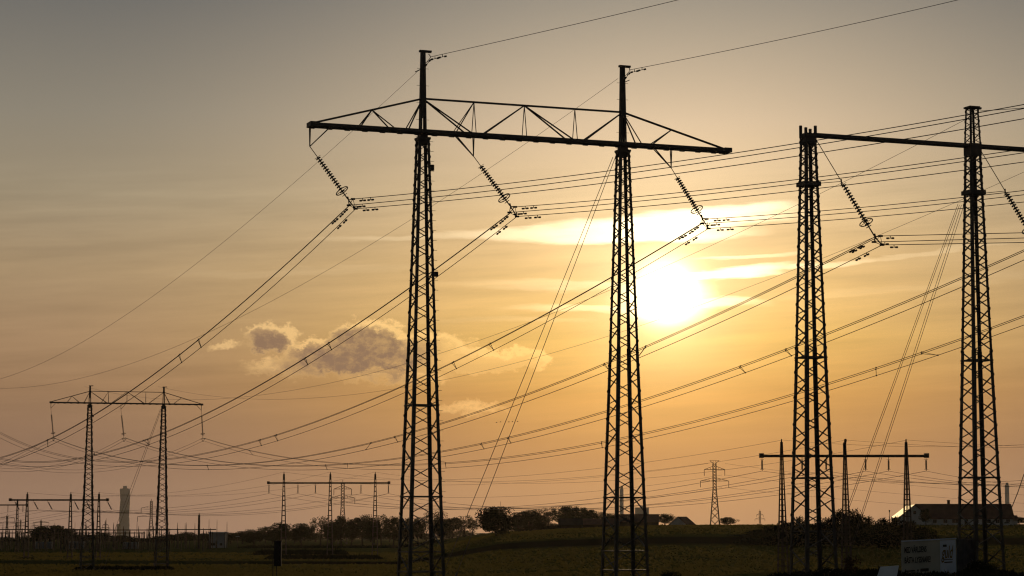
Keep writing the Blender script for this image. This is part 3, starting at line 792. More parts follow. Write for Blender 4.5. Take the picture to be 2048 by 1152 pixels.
# ------------------------------------------------------------------ three-legged strain portals
def three_leg(label, Y, legs, ytop, yarm, pxL, pxR, hang, tilt, group, drop=26, w0=1.5, w1=0.28, Hs=1.0, lean=(0, 0, 0)):
    """legs: photo columns; hang: columns of the insulators on the arm"""
    g0 = P(legs[0], 1055, Y); root = empty('strain_portal', (g0.x, g0.y, ground(g0.x, g0.y)), label, 'pylon', group)
    e = Vector((1, 0, 0)); n = Vector((0, 1, 0)); za = P(legs[1], yarm, Y).z
    for px in legs:
        c = P(px, 1055, Y); zt = P(px, ytop, Y).z; gz = ground(c.x, c.y); mb = MB()
        # two ladder-like pairs of posts braced with horizontals
        def w(z): return w0 + (w1 - w0) * (z - gz) / (zt - gz)
        for sx in ((-1, -0.18, 0.18, 1) if Y < 500 else (-1, 1)):
            for sy in (-1, 1):
                q0, q1 = w(gz) / 2, w(zt) / 2
                mb.beam((c.x + sx * q0, c.y + sy * q0 * 0.9, gz), (c.x + sx * q1, c.y + sy * q1 * 0.9, zt), (0.13 if Y < 500 else 0.19) if abs(sx) == 1 else 0.10)
        z = gz + 0.6
        while z < zt - 0.4:
            q = w(z) / 2
            for sy in (-1, 1): mb.beam((c.x - q, c.y + sy * q * 0.9, z), (c.x + q, c.y + sy * q * 0.9, z), 0.10, 0.16 if Y < 500 else 0.24)
            for sx in (-1, 1): mb.beam((c.x + sx * q, c.y - q * 0.9, z), (c.x + sx * q, c.y + q * 0.9, z + 0.6), 0.07)
            z += (1.15 if Y < 500 else 1.75) * (0.55 + 0.45 * w(z) / w0)
        mb.tube([(c.x, c.y, zt - 1.6), (c.x, c.y, zt + 0.5)], [0.22, 0.10], 6)
        mb.build('leg', M['steel2'], root)
    a = P(pxL, yarm, Y); b = P(pxR, yarm, Y); mb = MB()
    for dy_ in (-0.5, 0.5):
        mb.beam((a.x, a.y + dy_, za), (b.x, b.y + dy_, za), 0.14, 0.42)
    x = a.x; k = 0
    while x < b.x - 0.5: mb.beam((x, a.y - 0.5 if k % 2 else a.y + 0.5, za), (x + 0.9, a.y + 0.5 if k % 2 else a.y - 0.5, za), 0.1); x += 0.9; k += 1
    for xx in (a.x, b.x): mb.box((xx, a.y, za - 0.3), 0.7, 1.2, 0.75)
    mb.build('crossarm', M['steel2'], root)
    ends = []
    for k, px in enumerate(hang):
        A = P(px, yarm, Y); A.z = za - 0.2; B = Vector((A.x + tilt[0], A.y, A.z - tilt[1]))
        r_ = empty('insulator_string', A, None, 'insulator', 'insulator strings of ' + group)
        ends.append((r_, A, B))
    return root, ends, za
ORD = ['leftmost', 'second', 'third', 'fourth', 'fifth', 'rightmost']
def dress(ends, who, r=0.2):
    for k, (r_, A, B) in enumerate(ends):
        tag(r_, '%s insulator string hanging from the beam of %s' % (ORD[k] if len(ends) == 6 else ORD[[0, 2, 3, 5][k] if len(ends) == 4 else k], who), 'insulator')
        mb = MB(); mb.tube([A, B], 0.05, 5); mb.build('rod', M['steel2'], r_)
        mb = MB(); d = (B - A)
        for j in range(12):
            c = A + d * (0.22 + 0.62 * j / 11); mb.tube([c, c + d.normalized() * 0.12], [0.09, r], 8)
        mb.build('disc_stack', M['glass'], r_)
        mb = MB()
        for f_ in (0.18, 0.88): c = A + d * f_; mb.beam(c - Vector((0.33, 0, 0)), c + Vector((0.33, 0, 0)), 0.05)
        mb.build('arcing_horn', M['steel2'], r_)
GA = 'three-legged beam pylons'
YA, YB, YC, YD = 400.0, 650.0, 640.0, 815.0
rA, eA, zA = three_leg('three-legged pylon with a long straight beam in front of the dark bushes at right', YA, [1565, 1692, 1815], 884, 912, 1523, 1853, [1524, 1604, 1652, 1731, 1777, 1852], (0, 2.35), GA, w0=1.75)
dress(eA, 'the right three-legged pylon')
rB, eB, zB = three_leg('three-legged pylon with a straight beam standing before the row of trees', YB, [567, 660, 750], 948, 966, 537, 778, [538, 596, 631, 722, 777, 778][:5], (0, 2.7), GA, w0=1.6)
dress(eB, 'the middle three-legged pylon')
rC, eC, zC = three_leg('three-legged beam pylon at far left with its insulators slanting right', YC, [53.5, 140.5, 197], 988, 1000, 21, 215, [29, 67, 95, 148, 172, 214], (1.35, 2.45), GA, w0=1.25)
dress(eC, 'the far-left three-legged pylon')
rD, eD, zD = three_leg('beam pylon cut by the left frame edge behind the far-left one', YD, [-60, -12, 34], 1001, 1010, -90, 54, [16, 46], (0.0, 2.2), GA, w0=1.2)
for k, (r_, A, B) in enumerate(eD):
    tag(r_, '%s short insulator on the beam cut by the left frame edge' % ('left' if k == 0 else 'right'), 'insulator'); mb = MB(); mb.tube([A, B], 0.11, 6); mb.build('rod', M['steel2'], r_)
# a motor cabinet on the middle leg of the right one
mb = MB(); q = P(1688, 896, YA); mb.box((q.x, q.y - 0.4, q.z - 1.2), 0.42, 0.35, 2.0); q2 = P(1690, 880, YA); mb.tube([q2 - Vector((0, 0, 0.9)), q2 + Vector((0.1, 0, 0.0)), q2 + Vector((0.15, 0, 0.2))], [0.16, 0.22, 0.1], 8); mb.build('cabinet', M['black'], rA)

def span(a, b, sag, label, group, r=0.03, n=48, name='conductor'):
    mb = MB(); mb.tube([a + (b - a) * (k / n) - Vector((0, 0, 4 * sag * (k / n) * (1 - k / n))) for k in range(n + 1)], r, 4)
    return tag(mb.build(name, M['wire'], None, a), label, 'power line', group)
GW = 'single conductors between the three-legged pylons'
EB = [B for (_, _, B) in eB]; EB = EB[:3] + [EB[3] + Vector((0, 0, 0)), EB[4]]
for k in range(6):
    b = EB[min(k, 4)] + Vector((0, 0.6 if k == 5 else 0, 0)); a = eA[k][2]
    zmin = P(960, 1016 + [0, 1, -3, 2, -1, 1][k], 520).z
    mid = (a.z + b.z) / 2
    span(a, b, mid - zmin + 0.2, '%s of the six sagging conductors between the middle and right three-legged pylons' % ORD[k], GW, 0.032)
for k, (la, lb) in enumerate(((1565, 567), (1692, 660), (1815, 750))):
    a = P(la, 880, YA); b = P(lb, 944, YB)
    span(a, b, 4.2 + 0.4 * k, '%s faint overhead earth wire between the middle and right three-legged pylons' % ['left', 'middle', 'right'][k], 'faint earth wires of the beam pylons', 0.022)
    c = P([53.5, 140.5, 197][k], 985, YC)
    span(b, c, 3.2, '%s faint overhead earth wire between the far-left and middle three-legged pylons' % ['left', 'middle', 'right'][k], 'faint earth wires of the beam pylons', 0.022)
    d = P([2300, 2380, 2460][k], [868, 882, 890][k], 395)
    span(a, d, 1.6 - 0.4 * k, '%s faint overhead earth wire running right from the right three-legged pylon' % ['left', 'middle', 'right'][k], 'faint earth wires of the beam pylons', 0.018)
for k in range(6):
    a = EB[min(k, 4)] + Vector((0, 0.6 if k == 5 else 0, 0)); c = eC[k][2]
    span(a, c, 2.2 + 0.25 * k, '%s of the six sagging conductors between the far-left and middle three-legged pylons' % ORD[k], GW, 0.032)
    a = eA[k][2]; d = P(2250 + 60 * k, 940 + 3 * k, 395 + k)
    span(a, d, 2.1 + 0.12 * k, '%s of the six conductors running right from the right three-legged pylon' % ORD[k], GW, 0.026)
    a = eC[k][2]; d = P(-300 + 30 * k, 1070, 900)
    span(a, d, 1.0, '%s of the six conductors leaving the far-left three-legged pylon leftwards' % ORD[k], GW, 0.026, 20)

# ------------------------------------------------------------------ distant double-circuit pylons
def pylon(px, Y, ytop, yb, arms, label, horns=False, body=(0.030, 0.011), thick=0.2, ins_len=3.2):
    """arms: (y of the arm, half width in m)"""
    c = P(px, 1055, Y); zt = P(px, ytop, Y).z; gz = ground(c.x, c.y)
    root = empty('lattice_pylon', (c.x, c.y, gz), label, 'pylon', 'distant lattice pylons')
    H = zt - gz; mb = MB(); w0, w1 = H * 0.15, H * 0.05
    def w(z): return w0 * (1 - min(1, (z - gz) / (H * 0.62))) + w1 * min(1, (z - gz) / (H * 0.62))
    def cor(i, z):
        sx, sy = ((-1, -1), (1, -1), (1, 1), (-1, 1))[i]; return Vector((c.x + sx * w(z) / 2, c.y + sy * w(z) / 2, z))
    z = gz
    while z < zt - 0.5:
        zz = min(zt, z + w(z) * 0.9)
        for i in range(4):
            j = (i + 1) % 4
            mb.beam(cor(i, z), cor(i, zz), thick); mb.beam(cor(i, z), cor(j, zz), thick * 0.6); mb.beam(cor(j, z), cor(i, zz), thick * 0.6)
        z = zz
    mb.build('tower_body', M['steel2'], root)
    for (ya, hw) in arms:
        za = P(px, ya, Y).z; mb = MB()
        for s in (-1, 1):
            tip = Vector((c.x + s * hw, c.y, za)); mb.beam((c.x, c.y, za), tip, thick * 0.9); mb.beam((c.x + s * w(za) / 2, c.y, za + H * 0.05), tip, thick * 0.8)
            for fr in (0.35, 0.65): mb.beam((c.x + s * hw * fr, c.y, za), (c.x + s * (w(za) / 2 + (hw - w(za) / 2) * fr), c.y, za + H * 0.05 * (1 - fr)), thick * 0.5)
        mb.build('crossarm', M['steel2'], root)
        mb = MB()
        for s in ((-1, 1) if hw < 9 else (-1, -0.48, 0.48, 1)):
            mb.tube([(c.x + s * hw, c.y, za), (c.x + s * hw, c.y, za - ins_len)], 0.16, 5)
        mb.build('insulator_set', M['glass'], root)
    if horns:
        mb = MB()
        for s in (-1, 1): mb.beam((c.x + s * 0.5, c.y, zt), (c.x + s * 2.6, c.y, zt + 1.6), thick * 0.8); mb.beam((c.x + s * 0.9, c.y, zt), (c.x + s * 0.6, c.y, zt + 1.6), thick * 0.5)
        mb.beam((c.x - 2.6, c.y, zt + 1.6), (c.x + 2.6, c.y, zt + 1.6), thick * 0.5)
        mb.build('horn', M['steel2'], root)
    else:
        mb = MB(); mb.beam((c.x, c.y, zt), (c.x, c.y, zt + H * 0.05), thick); mb.build('tip', M['steel2'], root)
    return root
pylon(1430, 1285, 927, 1048, [(939, 5.6), (962, 7.7)], 'distant double-armed lattice pylon with horned top on the crest right of the sun', True, ins_len=3.4, thick=0.3)
pylon(685, 1280, 966, 1090, [(978, 4.8), (996, 6.6)], 'distant double-armed lattice pylon rising behind the row of trees', thick=0.28)
pylon(302, 1500, 1002, 1090, [(1016, 6.4), (1033, 8.6)], 'distant lattice pylon just left of the small pylon right leg')
pylon(1520, 3400, 1022, 1048, [(1030, 5.0), (1038, 7.2)], 'tiny faint lattice pylon far behind the crest', thick=0.45)
pylon(14, 1900, 1030, 1090, [(1036, 6.0), (1046, 8)], 'faint pylon in the switchyard haze at the left frame edge', thick=0.3)
pylon(41, 2300, 1040, 1090, [(1046, 5.0), (1052, 7)], 'faint thin pylon between the two left beam pylon legs', thick=0.3)
pylon(82, 2100, 1040, 1090, [(1045, 7.0), (1052, 8.9)], 'faint pylon over the dome-shaped far tree at left', thick=0.3)
pylon(211, 2100, 1042, 1090, [(1050, 2.5), (1056, 4)], 'faint slim pylon left of the twisted tower', thick=0.3)
for k, (y1, y2) in enumerate(((948, 985), (958, 996), (970, 1003))):
    a = P(1430 + (14 if k else -14), [927, 950, 975][k], 1285); b = P(685, [966, 988, 1005][k], 1280)
    span(a, b, [5, 6, 7][k], '%s faint conductor between the two distant double-armed pylons' % ['topmost', 'middle', 'lowest'][k], 'faint conductors between distant pylons', 0.05)
    a2 = P(1430 + 20, [927, 950, 975][k], 1285); d = P(2200, [1000, 1015, 1030][k], 1250)
    span(a2, d, 2.0, '%s faint conductor running right from the horned distant pylon' % ['topmost', 'middle', 'lowest'][k], 'faint conductors between distant pylons', 0.045)

# ------------------------------------------------------------------ trees and shrubs
random.seed(11)
def make_tree(name, h, cw, trunk_h, seed, mat, leaf=0.55, nleaf=1500, gaps=0.25, lobes=9, squash=1.0, mode='tree'):
    rnd = random.Random(seed); root = bpy.data.objects.new(name, None); COL.objects.link(root); root.empty_display_size = 0.5
    mb = MB(); rt_ = h * 0.022 + 0.06
    top = h * 0.82
    pts = [Vector((0, 0, -0.3))]; x = y = 0
    for k in range(1, 6):
        x += rnd.uniform(-1, 1) * h * 0.015; y += rnd.uniform(-1, 1) * h * 0.015; pts.append(Vector((x, y, top * k / 5)))
    mb.tube(pts, [rt_ * 1.25, rt_, rt_ * 0.8, rt_ * 0.6, rt_ * 0.4, rt_ * 0.15], 6)
    lob = []
    ch = h - trunk_h
    for k in range(lobes):
        t = (k + 0.5) / lobes; a = k * 2.4 + rnd.uniform(-0.5, 0.5)
        rr = cw / 2 * (math.sin(math.pi * (0.16 + 0.76 * t)) ** 0.6) * rnd.uniform(0.52, 0.78)
        zc = trunk_h + ch * (0.16 + 0.70 * t)
        c = Vector((math.cos(a) * rr, math.sin(a) * rr, zc)); s = cw * rnd.uniform(0.15, 0.37)
        lob.append((c, s, s * rnd.uniform(0.62, 0.9) * squash))
        st_ = pts[2] if zc < top * 0.6 else pts[3]
        mb.tube([Vector((st_.x, st_.y, max(trunk_h * 0.7, min(zc - ch * 0.22, top * 0.8)))), (c + st_) / 2 + Vector((0, 0, (c.z - st_.z) * 0.12)), c], [rt_ * 0.5, rt_ * 0.3, rt_ * 0.1], 4)
    lob.append((Vector((0, 0, trunk_h + ch * 0.55)), cw * 0.3, ch * 0.34))
    if trunk_h > 0.4 or mode == 'tree': mb.build('trunk', M['bark'], root, (0, 0, 0))
    lb = MB(); n = 0; tries = 0
    while n < nleaf and tries < nleaf * 6:
        tries += 1
        c, s, sz = lob[rnd.randrange(len(lob))]
        d = Vector((rnd.gauss(0, 1), rnd.gauss(0, 1), rnd.gauss(0, 1))).normalized(); q = rnd.random() ** 0.42
        p = c + Vector((d.x * s * q, d.y * s * q, d.z * sz * q))
        if p.z > h: continue
        if p.z < max(0.0, trunk_h - ch * 0.06): continue
        if noise.noise(p * (2.6 / max(cw, 1) * 2) + Vector((seed, 0, 0))) < -gaps + 0.0 and q > 0.35: continue
        u = Vector((rnd.gauss(0, 1), rnd.gauss(0, 1), rnd.gauss(0, 1))).normalized(); v = u.cross(Vector((rnd.gauss(0, 1), rnd.gauss(0, 1), rnd.gauss(0, 1)))).normalized()
        l = leaf * rnd.uniform(0.55, 1.25)
        lb.quad(p - u * l * 0.5, p + v * l * 0.34, p + u * l * 0.5, p - v * l * 0.34); n += 1
    lb.build('crown', mat, root, (0, 0, 0))
    return root
PROTO = {}
for k in range(5):
    PROTO['round%d' % k] = (make_tree('broadleaf_tree', 14, 11, 2.7, 21 + k, M['leaf'], 0.66, 5200, [0.42, 0.16, 0.34, 0.12, 0.25][k], 11 + k), 14, 11)
for k in range(2):
    PROTO['open%d' % k] = (make_tree('broadleaf_tree', 15, 12, 4.0, 51 + k, M['leaf'], 0.55, 2600, 0.08, 10 + 2 * k), 15, 12)
PROTO['big'] = (make_tree('broadleaf_tree', 8.5, 11, 0.6, 71, M['leaf2'], 0.48, 9500, 0.5, 17), 8.5, 11)
PROTO['bush0'] = (make_tree('shrub', 5, 7, 0.0, 81, M['leaf2'], 0.36, 3000, 0.3, 12, 0.8, 'bush'), 5, 7)
PROTO['bush1'] = (make_tree('shrub', 5, 5.5, 0.0, 82, M['leaf2'], 0.36, 2600, 0.2, 10, 0.9, 'bush'), 5, 5.5)
PROTO['red'] = (make_tree('shrub', 1.8, 1.6, 0.3, 83, M['leaf3'], 0.12, 900, 0.1, 9, 0.9, 'bush'), 1.8, 1.6)
USED = set()
def plant(kind, px, ytop, wpx, Y, label, group, base=None, cat='tree'):
    root, h, cw = PROTO[kind]
    if kind in USED: root = copy_tree(root)
    USED.add(kind)
    c = P(px, 1055, Y); gz = (ground(c.x, c.y) if base is None else base)
    ht = P(px, ytop, Y).z - gz; sx = (wpx * Y / F) / cw
    root.location = (c.x, c.y, gz - 0.05); root.scale = (sx, sx * random.uniform(0.9, 1.1), ht / h); root.rotation_euler = (0, 0, random.uniform(0, 6.28))
    tag(root, label, cat, group)
    return root
alley = [(508, 1058, 34, 'round0'), (563, 1044, 38, 'round1'), (603, 1046, 42, 'round2'), (641, 1031, 40, 'open0'), (662, 1042, 30, 'round4'), (683, 1032, 38, 'round3'), (703, 1037, 30, 'round4'),
         (725, 1029, 36, 'round0'), (748, 1035, 30, 'round2'), (763, 1028, 30, 'open1'), (787, 1032, 36, 'round1'), (812, 1035, 32, 'round3'), (836, 1034, 26, 'round0'), (868, 1020, 46, 'open0'), (880, 1040, 34, 'round2'), (905, 1033, 36, 'round4'),
         (930, 1030, 36, 'open1'), (946, 1038, 28, 'open0')]
OR2 = ['first', 'second', 'third', 'fourth', 'fifth', 'sixth', 'seventh', 'eighth', 'ninth', 'tenth', 'eleventh', 'twelfth', 'thirteenth', 'fourteenth', 'fifteenth', 'sixteenth', 'seventeenth', 'eighteenth', 'nineteenth', 'twentieth']
for i, (px, yt, w, kd) in enumerate(alley):
    plant(kd, px, yt, w * 1.22, 1060 + (i * 37) % 70, '%s tree from the left in the dark avenue of round-crowned trees' % OR2[i], 'avenue of trees across the plain')
for i, (px, yt, w, Y) in enumerate([(531, 1052, 26, 1450), (545, 1060, 26, 1400), (590, 1060, 30, 1450), (485, 1062, 34, 1350), (462, 1064, 32, 1380), (440, 1068, 36, 1500), (408, 1066, 40, 1450), (372, 1064, 44, 1400), (345, 1068, 34, 1450), (318, 1072, 40, 1400), (100, 1049, 62, 1300), (128, 1056, 44, 1320), (80, 1060, 44, 1340), (282, 1076, 44, 1500), (245, 1070, 50, 1450), (205, 1066, 40, 1500), (165, 1068, 46, 1500), (20, 1074, 60, 1500), (48, 1076, 60, 1500)]):
    plant(['round1', 'round3', 'round4', 'round2'][i % 4], px, yt, w * 1.35, Y, '%s of the hazier trees beyond the switchyard, counted from the avenue' % OR2[i], 'hazy trees beyond the switchyard')
back = [(520 + 37 * k, 1066 - (k % 3) * 3, 46, 1850 + 40 * (k % 4)) for k in range(13)] + [(1010 + 33 * k, 1046 - (k % 3) * 4, 44, 1450 + 30 * (k % 3)) for k in range(7)]
for i, (px, yt, w, Y) in enumerate(back):
    plant('round%d' % (i % 5), px, yt, w, Y, '%s of the hazy far trees showing between the avenue trunks and rise trees' % OR2[i], 'far trees behind the avenue')
plant('big', 992, 1013, 78, 690, 'big dark dense tree at the left end of the rise', None)
for i, (px, yt, w, Y, kd) in enumerate([(1037, 1024, 40, 1000, 'round2'), (1060, 1018, 50, 1020, 'round0'), (1082, 1022, 40, 1040, 'open0'), (1098, 1014, 40, 1020, 'open1'), (1130, 1012, 56, 1100, 'round3'), (1156, 1012, 52, 1120, 'round1'), (1180, 1018, 40, 1120, 'round4'), (1200, 1022, 34, 1120, 'open0'), (1222, 1026, 34, 1150, 'round2'), (1330, 1027, 40, 1150, 'round0')]):
    plant(kd, px, yt, w, Y, '%s from the left of the trees along the rise left of the gabled house' % OR2[i], 'trees on the rise')
plant('round3', 1455, 1034, 34, 1150, 'lone rounded tree behind the crest beside the horned pylon', None)
for i, (px, yt, w, Y) in enumerate([(1060, 1050, 34, 760), (1085, 1046, 34, 770), (1108, 1050, 30, 780), (1040, 1056, 26, 760)]):
    plant('bush%d' % (i % 2), px, yt, w, Y, '%s dark shrub below the trees on the rise' % OR2[i], 'shrubs on the rise', cat='shrub')
bank = [(1480, 1068, 50, 590), (1510, 1058, 50, 590), (1545, 1049, 50, 580), (1575, 1040, 44, 570), (1598, 1030, 34, 560), (1622, 1042, 46, 560), (1650, 1032, 50, 555), (1676, 1016, 46, 550), (1708, 1014, 40, 548), (1712, 1028, 44, 540),
        (1735, 1030, 40, 560), (1762, 1034, 40, 570), (1790, 1030, 44, 560), (1818, 1040, 50, 550), (1846, 1052, 46, 545), (1500, 1074, 70, 545), (1560, 1062, 80, 540), (1630, 1060, 90, 535), (1700, 1058, 90, 530), (1770, 1062, 90, 530), (1835, 1066, 70, 530)]
for i, (px, yt, w, Y) in enumerate(bank):
    plant('bush%d' % (i % 2), px, yt, w * 1.15, Y, ('%s of the dark bushes in the thicket below the farmhouse, counted from the left' % (OR2[i] if i < 20 else 'last')), 'thicket below the farmhouse', cat='shrub')
plant('round4', 1852, 1016, 24, 700, 'small round tree in front of the farmhouse', None)
for i, (px, yt, w) in enumerate([(2038, 1033, 30), (2066, 1030, 40)]):
    plant('round%d' % i, px, yt, w, 900, '%s hazy tree right of the farmhouse' % ['nearer', 'farther'][i], 'trees right of the farmhouse')
plant('red', 1702, 1108, 40, 158, 'reddish dark shrub near the right-hand pylon foot', None, cat='shrub')
for i, (px, yt, w, Y) in enumerate([(1338, 1139, 50, 168), (1330, 1144, 30, 166), (1606, 1140, 60, 158), (1660, 1132, 70, 158), (1585, 1146, 50, 156), (1948, 1118, 70, 161), (1975, 1122, 60, 160), (1925, 1136, 50, 158), (2000, 1136, 46, 162), (1810, 1149, 40, 150), (1735, 1143, 60, 200), (1775, 1139, 40, 210)]):
    plant('bush%d' % (i % 2), px, yt, w, Y, '%s low dark bush along the bottom edge, counted from the left leg outwards' % OR2[i] if i not in (5, 6) else '%s dark bush round the foot of the right-edge leg' % ['taller', 'second'][i - 5], 'low bushes at the pylon feet', cat='shrub')

# weeds: clumps of blades
def weeds(name, label, x0, x1, yb, Y, h, n, depth, seed, mat='leaf2', gz=None):
    rnd = random.Random(seed); mb = MB()
    a = P(x0, 1055, Y).x; b = P(x1, 1055, Y).x
    for _ in range(n):
        x = rnd.uniform(a, b); y = Y + rnd.uniform(-depth, depth); g_ = ground(x, y)
        edge = min(1, (x - a) / ((b - a) * 0.06 + 0.01), (b - x) / ((b - a) * 0.06 + 0.01)); hh = h * edge * rnd.uniform(0.45, 1.1) * (1 + 0.35 * noise.noise(Vector((x * 0.5, y * 0.3, seed))))
        if rnd.random() < 0.03: hh *= 1.45
        w = 0.14 + 0.05 * h; dx_ = rnd.uniform(-0.3, 0.3) * hh; an = rnd.uniform(0, 3.14); ux, uy = math.cos(an) * w, math.sin(an) * w
        mb.quad((x - ux, y - uy, g_ - 0.05), (x + ux, y + uy, g_ - 0.05), (x + dx_ * 0.6 + ux * 0.6, y + uy * 0.6, g_ + hh * 0.7), (x + dx_, y, g_ + hh), (x + dx_ * 0.4 - ux * 0.6, y - uy * 0.6, g_ + hh * 0.6))
    o = mb.build(name, M[mat], None, (a, Y, ground(a, Y))); return tag(o, label, 'weeds', None, 'stuff')
weeds('weeds', 'dark patch of tall weeds around the feet of the small left pylon', 148, 352, 1140, 476, 0.75, 5200, 3.0, 5)
weeds('weeds', 'long dark weed strip at the foot of the middle three-legged pylon', 530, 768, 1118, 640, 1.1, 6000, 6.0, 6)
weeds('weeds', 'low dark scrub line behind the black signal box', 505, 700, 1105, 740, 1.5, 4200, 6.0, 7)
weeds('weeds', 'weeds under the far-left three-legged pylon', 36, 70, 1118, 640, 0.4, 700, 2.0, 8)
weeds('weeds', 'rough dark grass along the bottom right around the pylon feet', 1540, 2060, 1150, 163, 0.55, 7000, 9.0, 9)
weeds('weeds', 'rough hedge line at the far edge of the plain', 470, 900, 1092, 985, 1.2, 5000, 8.0, 10)

def grass_field():
    rnd = random.Random(77); mb = MB(); n = 0
    while n < 34000:
        u = rnd.uniform(-30, 2080); Y = 385 + 420 * rnd.random() ** 1.4; X = (u - 1024) / F * Y
        if noise.noise(Vector((X * 0.03, Y * 0.055, 2.0))) + 0.5 * noise.noise(Vector((X * 0.3, Y * 0.2, 5.0))) < -0.42: continue
        if 542 < Y + 0.05 * X < 602: continue
        g_ = ground(X, Y); h = rnd.uniform(0.12, 0.34) * (1.6 if rnd.random() < 0.05 else 1); w = rnd.uniform(0.15, 0.5); a = rnd.uniform(-0.6, 0.6); l = rnd.uniform(-0.1, 0.1)
        ux, uy = math.cos(a) * w, math.sin(a) * w
        mb.quad((X - ux, Y - uy, g_ - 0.03), (X + ux, Y + uy, g_ - 0.03), (X + ux * 0.5 + l, Y, g_ + h * 0.8), (X + l, Y, g_ + h), (X - ux * 0.6 + l, Y, g_ + h * 0.6)); n += 1
    m = new_mat('grass_blades', (0.055, 0.06, 0.016), 0.9, 0, 0.05, 0.4, 0.0)
    b = m.node_tree.nodes['Principled BSDF']
    tr_ = m.node_tree.nodes.new('ShaderNodeBsdfTranslucent'); tr_.inputs[0].default_value = (0.17, 0.14, 0.04, 1)
    ad = m.node_tree.nodes.new('ShaderNodeMixShader'); ad.inputs[0].default_value = 0.6
    m.node_tree.links.new(b.outputs[0], ad.inputs[1]); m.node_tree.links.new(tr_.outputs[0], ad.inputs[2]); m.node_tree.links.new(ad.outputs[0], m.node_tree.nodes['Material Output'].inputs[0])
    tag(mb.build('grass', m, None, (0, 400, 0)), 'short tufts of grass over the evening fields', 'grass', None, 'stuff')
grass_field()

# ------------------------------------------------------------------ switchyard at far left
def gantry(label, Y, x0, x1, yb, step, ymast, seed, group='switchyard gantries', up=8):
    rnd = random.Random(seed); a = P(x0, 1055, Y); b = P(x1, 1055, Y); zb = P(x0, yb, Y).z
    root = empty('switchyard_gantry', (a.x, Y, 0), label, 'gantry', group)
    mb = MB(); mb.beam((a.x, Y, zb), (b.x, Y, zb), 0.3, 0.35); mb.beam((a.x, Y + 0.9, zb), (b.x, Y + 0.9, zb), 0.3, 0.35)
    x = a.x; k = 0
    while x < b.x - 1: mb.beam((x, Y, zb), (x + 1.0, Y + 0.9, zb), 0.15); x += 1.0
    mb.build('beam', M['steel2'], root)
    x = x0
    while x <= x1:
        c = P(x, 1055, Y); mb = MB(); h = zb + (P(x, ymast, Y).z - zb) * rnd.choice([0.0, 0.25, 0.5, 1.0])
        mb.beam((c.x - 0.35, Y, 0), (c.x, Y, zb), 0.2); mb.beam((c.x + 0.35, Y, 0), (c.x, Y, zb), 0.2)
        z = 1
        while z < zb: mb.beam((c.x - 0.35 * (1 - z / zb), Y, z), (c.x + 0.35 * (1 - z / zb), Y, z), 0.12); z += 1.2
        if h > zb + 0.1: mb.tube([(c.x, Y, zb), (c.x, Y, h)], [0.16, 0.05], 5)
        mb.build('post', M['steel2'], root)
        x += step * rnd.uniform(0.8, 1.2)
    return root
gantry('front switchyard gantry with a long level beam across the far left plain', 880, -20, 215, 1059, 13, 1046, 3)
gantry('middle switchyard gantry left of the small pylon right leg', 905, 130, 340, 1060, 15, 1044, 4)
gantry('right switchyard gantry ending near the avenue trees', 940, 300, 432, 1059, 17, 1046, 5)
gantry('lower switchyard gantry with a second beam under the first', 930, -20, 290, 1066, 11, 1052, 6)
rnd = random.Random(9)
xs_ = [rnd.uniform(-5, 470) for _ in range(64)]; xs_.sort()
proto_post = None
for i, px in enumerate(xs_):
    Y = rnd.uniform(850, 1000); c = P(px, 1055, Y); h = rnd.choice([3.2, 4.2, 5.5, 7.0])
    if proto_post is None:
        proto_post = empty('busbar_post', (c.x, Y, 0), '', 'post', 'busbar posts in the switchyard')
        mb = MB(); mb.tube([(c.x, Y, 0), (c.x, Y, 0.6)], 0.17, 6); mb.build('stand', M['steel2'], proto_post)
        mb = MB()
        for j in range(8): mb.tube([(c.x, Y, 0.60 + j * 0.045), (c.x, Y, 0.635 + j * 0.045)], [0.10, 0.26], 8)
        mb.tube([(c.x, Y, 0.6), (c.x, Y, 1.0)], 0.1, 6); mb.build('disc_stack', M['glass'], proto_post); r_ = proto_post
    else: r_ = copy_tree(proto_post)
    r_.location = (c.x, Y, ground(c.x, Y)); r_.scale = (1, 1, h); r_['label'] = 'slim dark busbar post among many in the hazy far-left switchyard'
masts = [(398, 1030, 960, 0.55), (66, 1048, 1000, 0.2), (150, 1049, 1000, 0.2), (418, 1043, 960, 0.18), (434, 1044, 960, 0.18), (454, 1048, 980, 0.2), (274, 1047, 960, 0.2), (355, 1050, 960, 0.25), (373, 1050, 960, 0.2), (212, 1041, 980, 0.25), (227, 1050, 980, 0.3)]
for i, (px, yt, Y, r_) in enumerate(masts):
    c = P(px, 1055, Y); zt = P(px, yt, Y).z; root = empty('lightning_mast', (c.x, Y, ground(c.x, Y)), ('thick dark pole standing above the switchyard' if i == 0 else '%s from the avenue side of the thin masts spiking above the switchyard beam' % OR2[i]), 'mast', None if i == 0 else 'thin switchyard masts')
    mb = MB(); gz = ground(c.x, Y); mb.tube([(c.x, Y, gz), (c.x, Y, zt)], [r_, r_ * (0.8 if i == 0 else 0.4)], 7); mb.build('pole', M['steel2'], root)
    mb = MB(); mb.tube([(c.x, Y, zt), (c.x, Y, zt + 1.0)], [r_ * 0.4, 0.05], 5); mb.build('tip', M['steel2'], root)
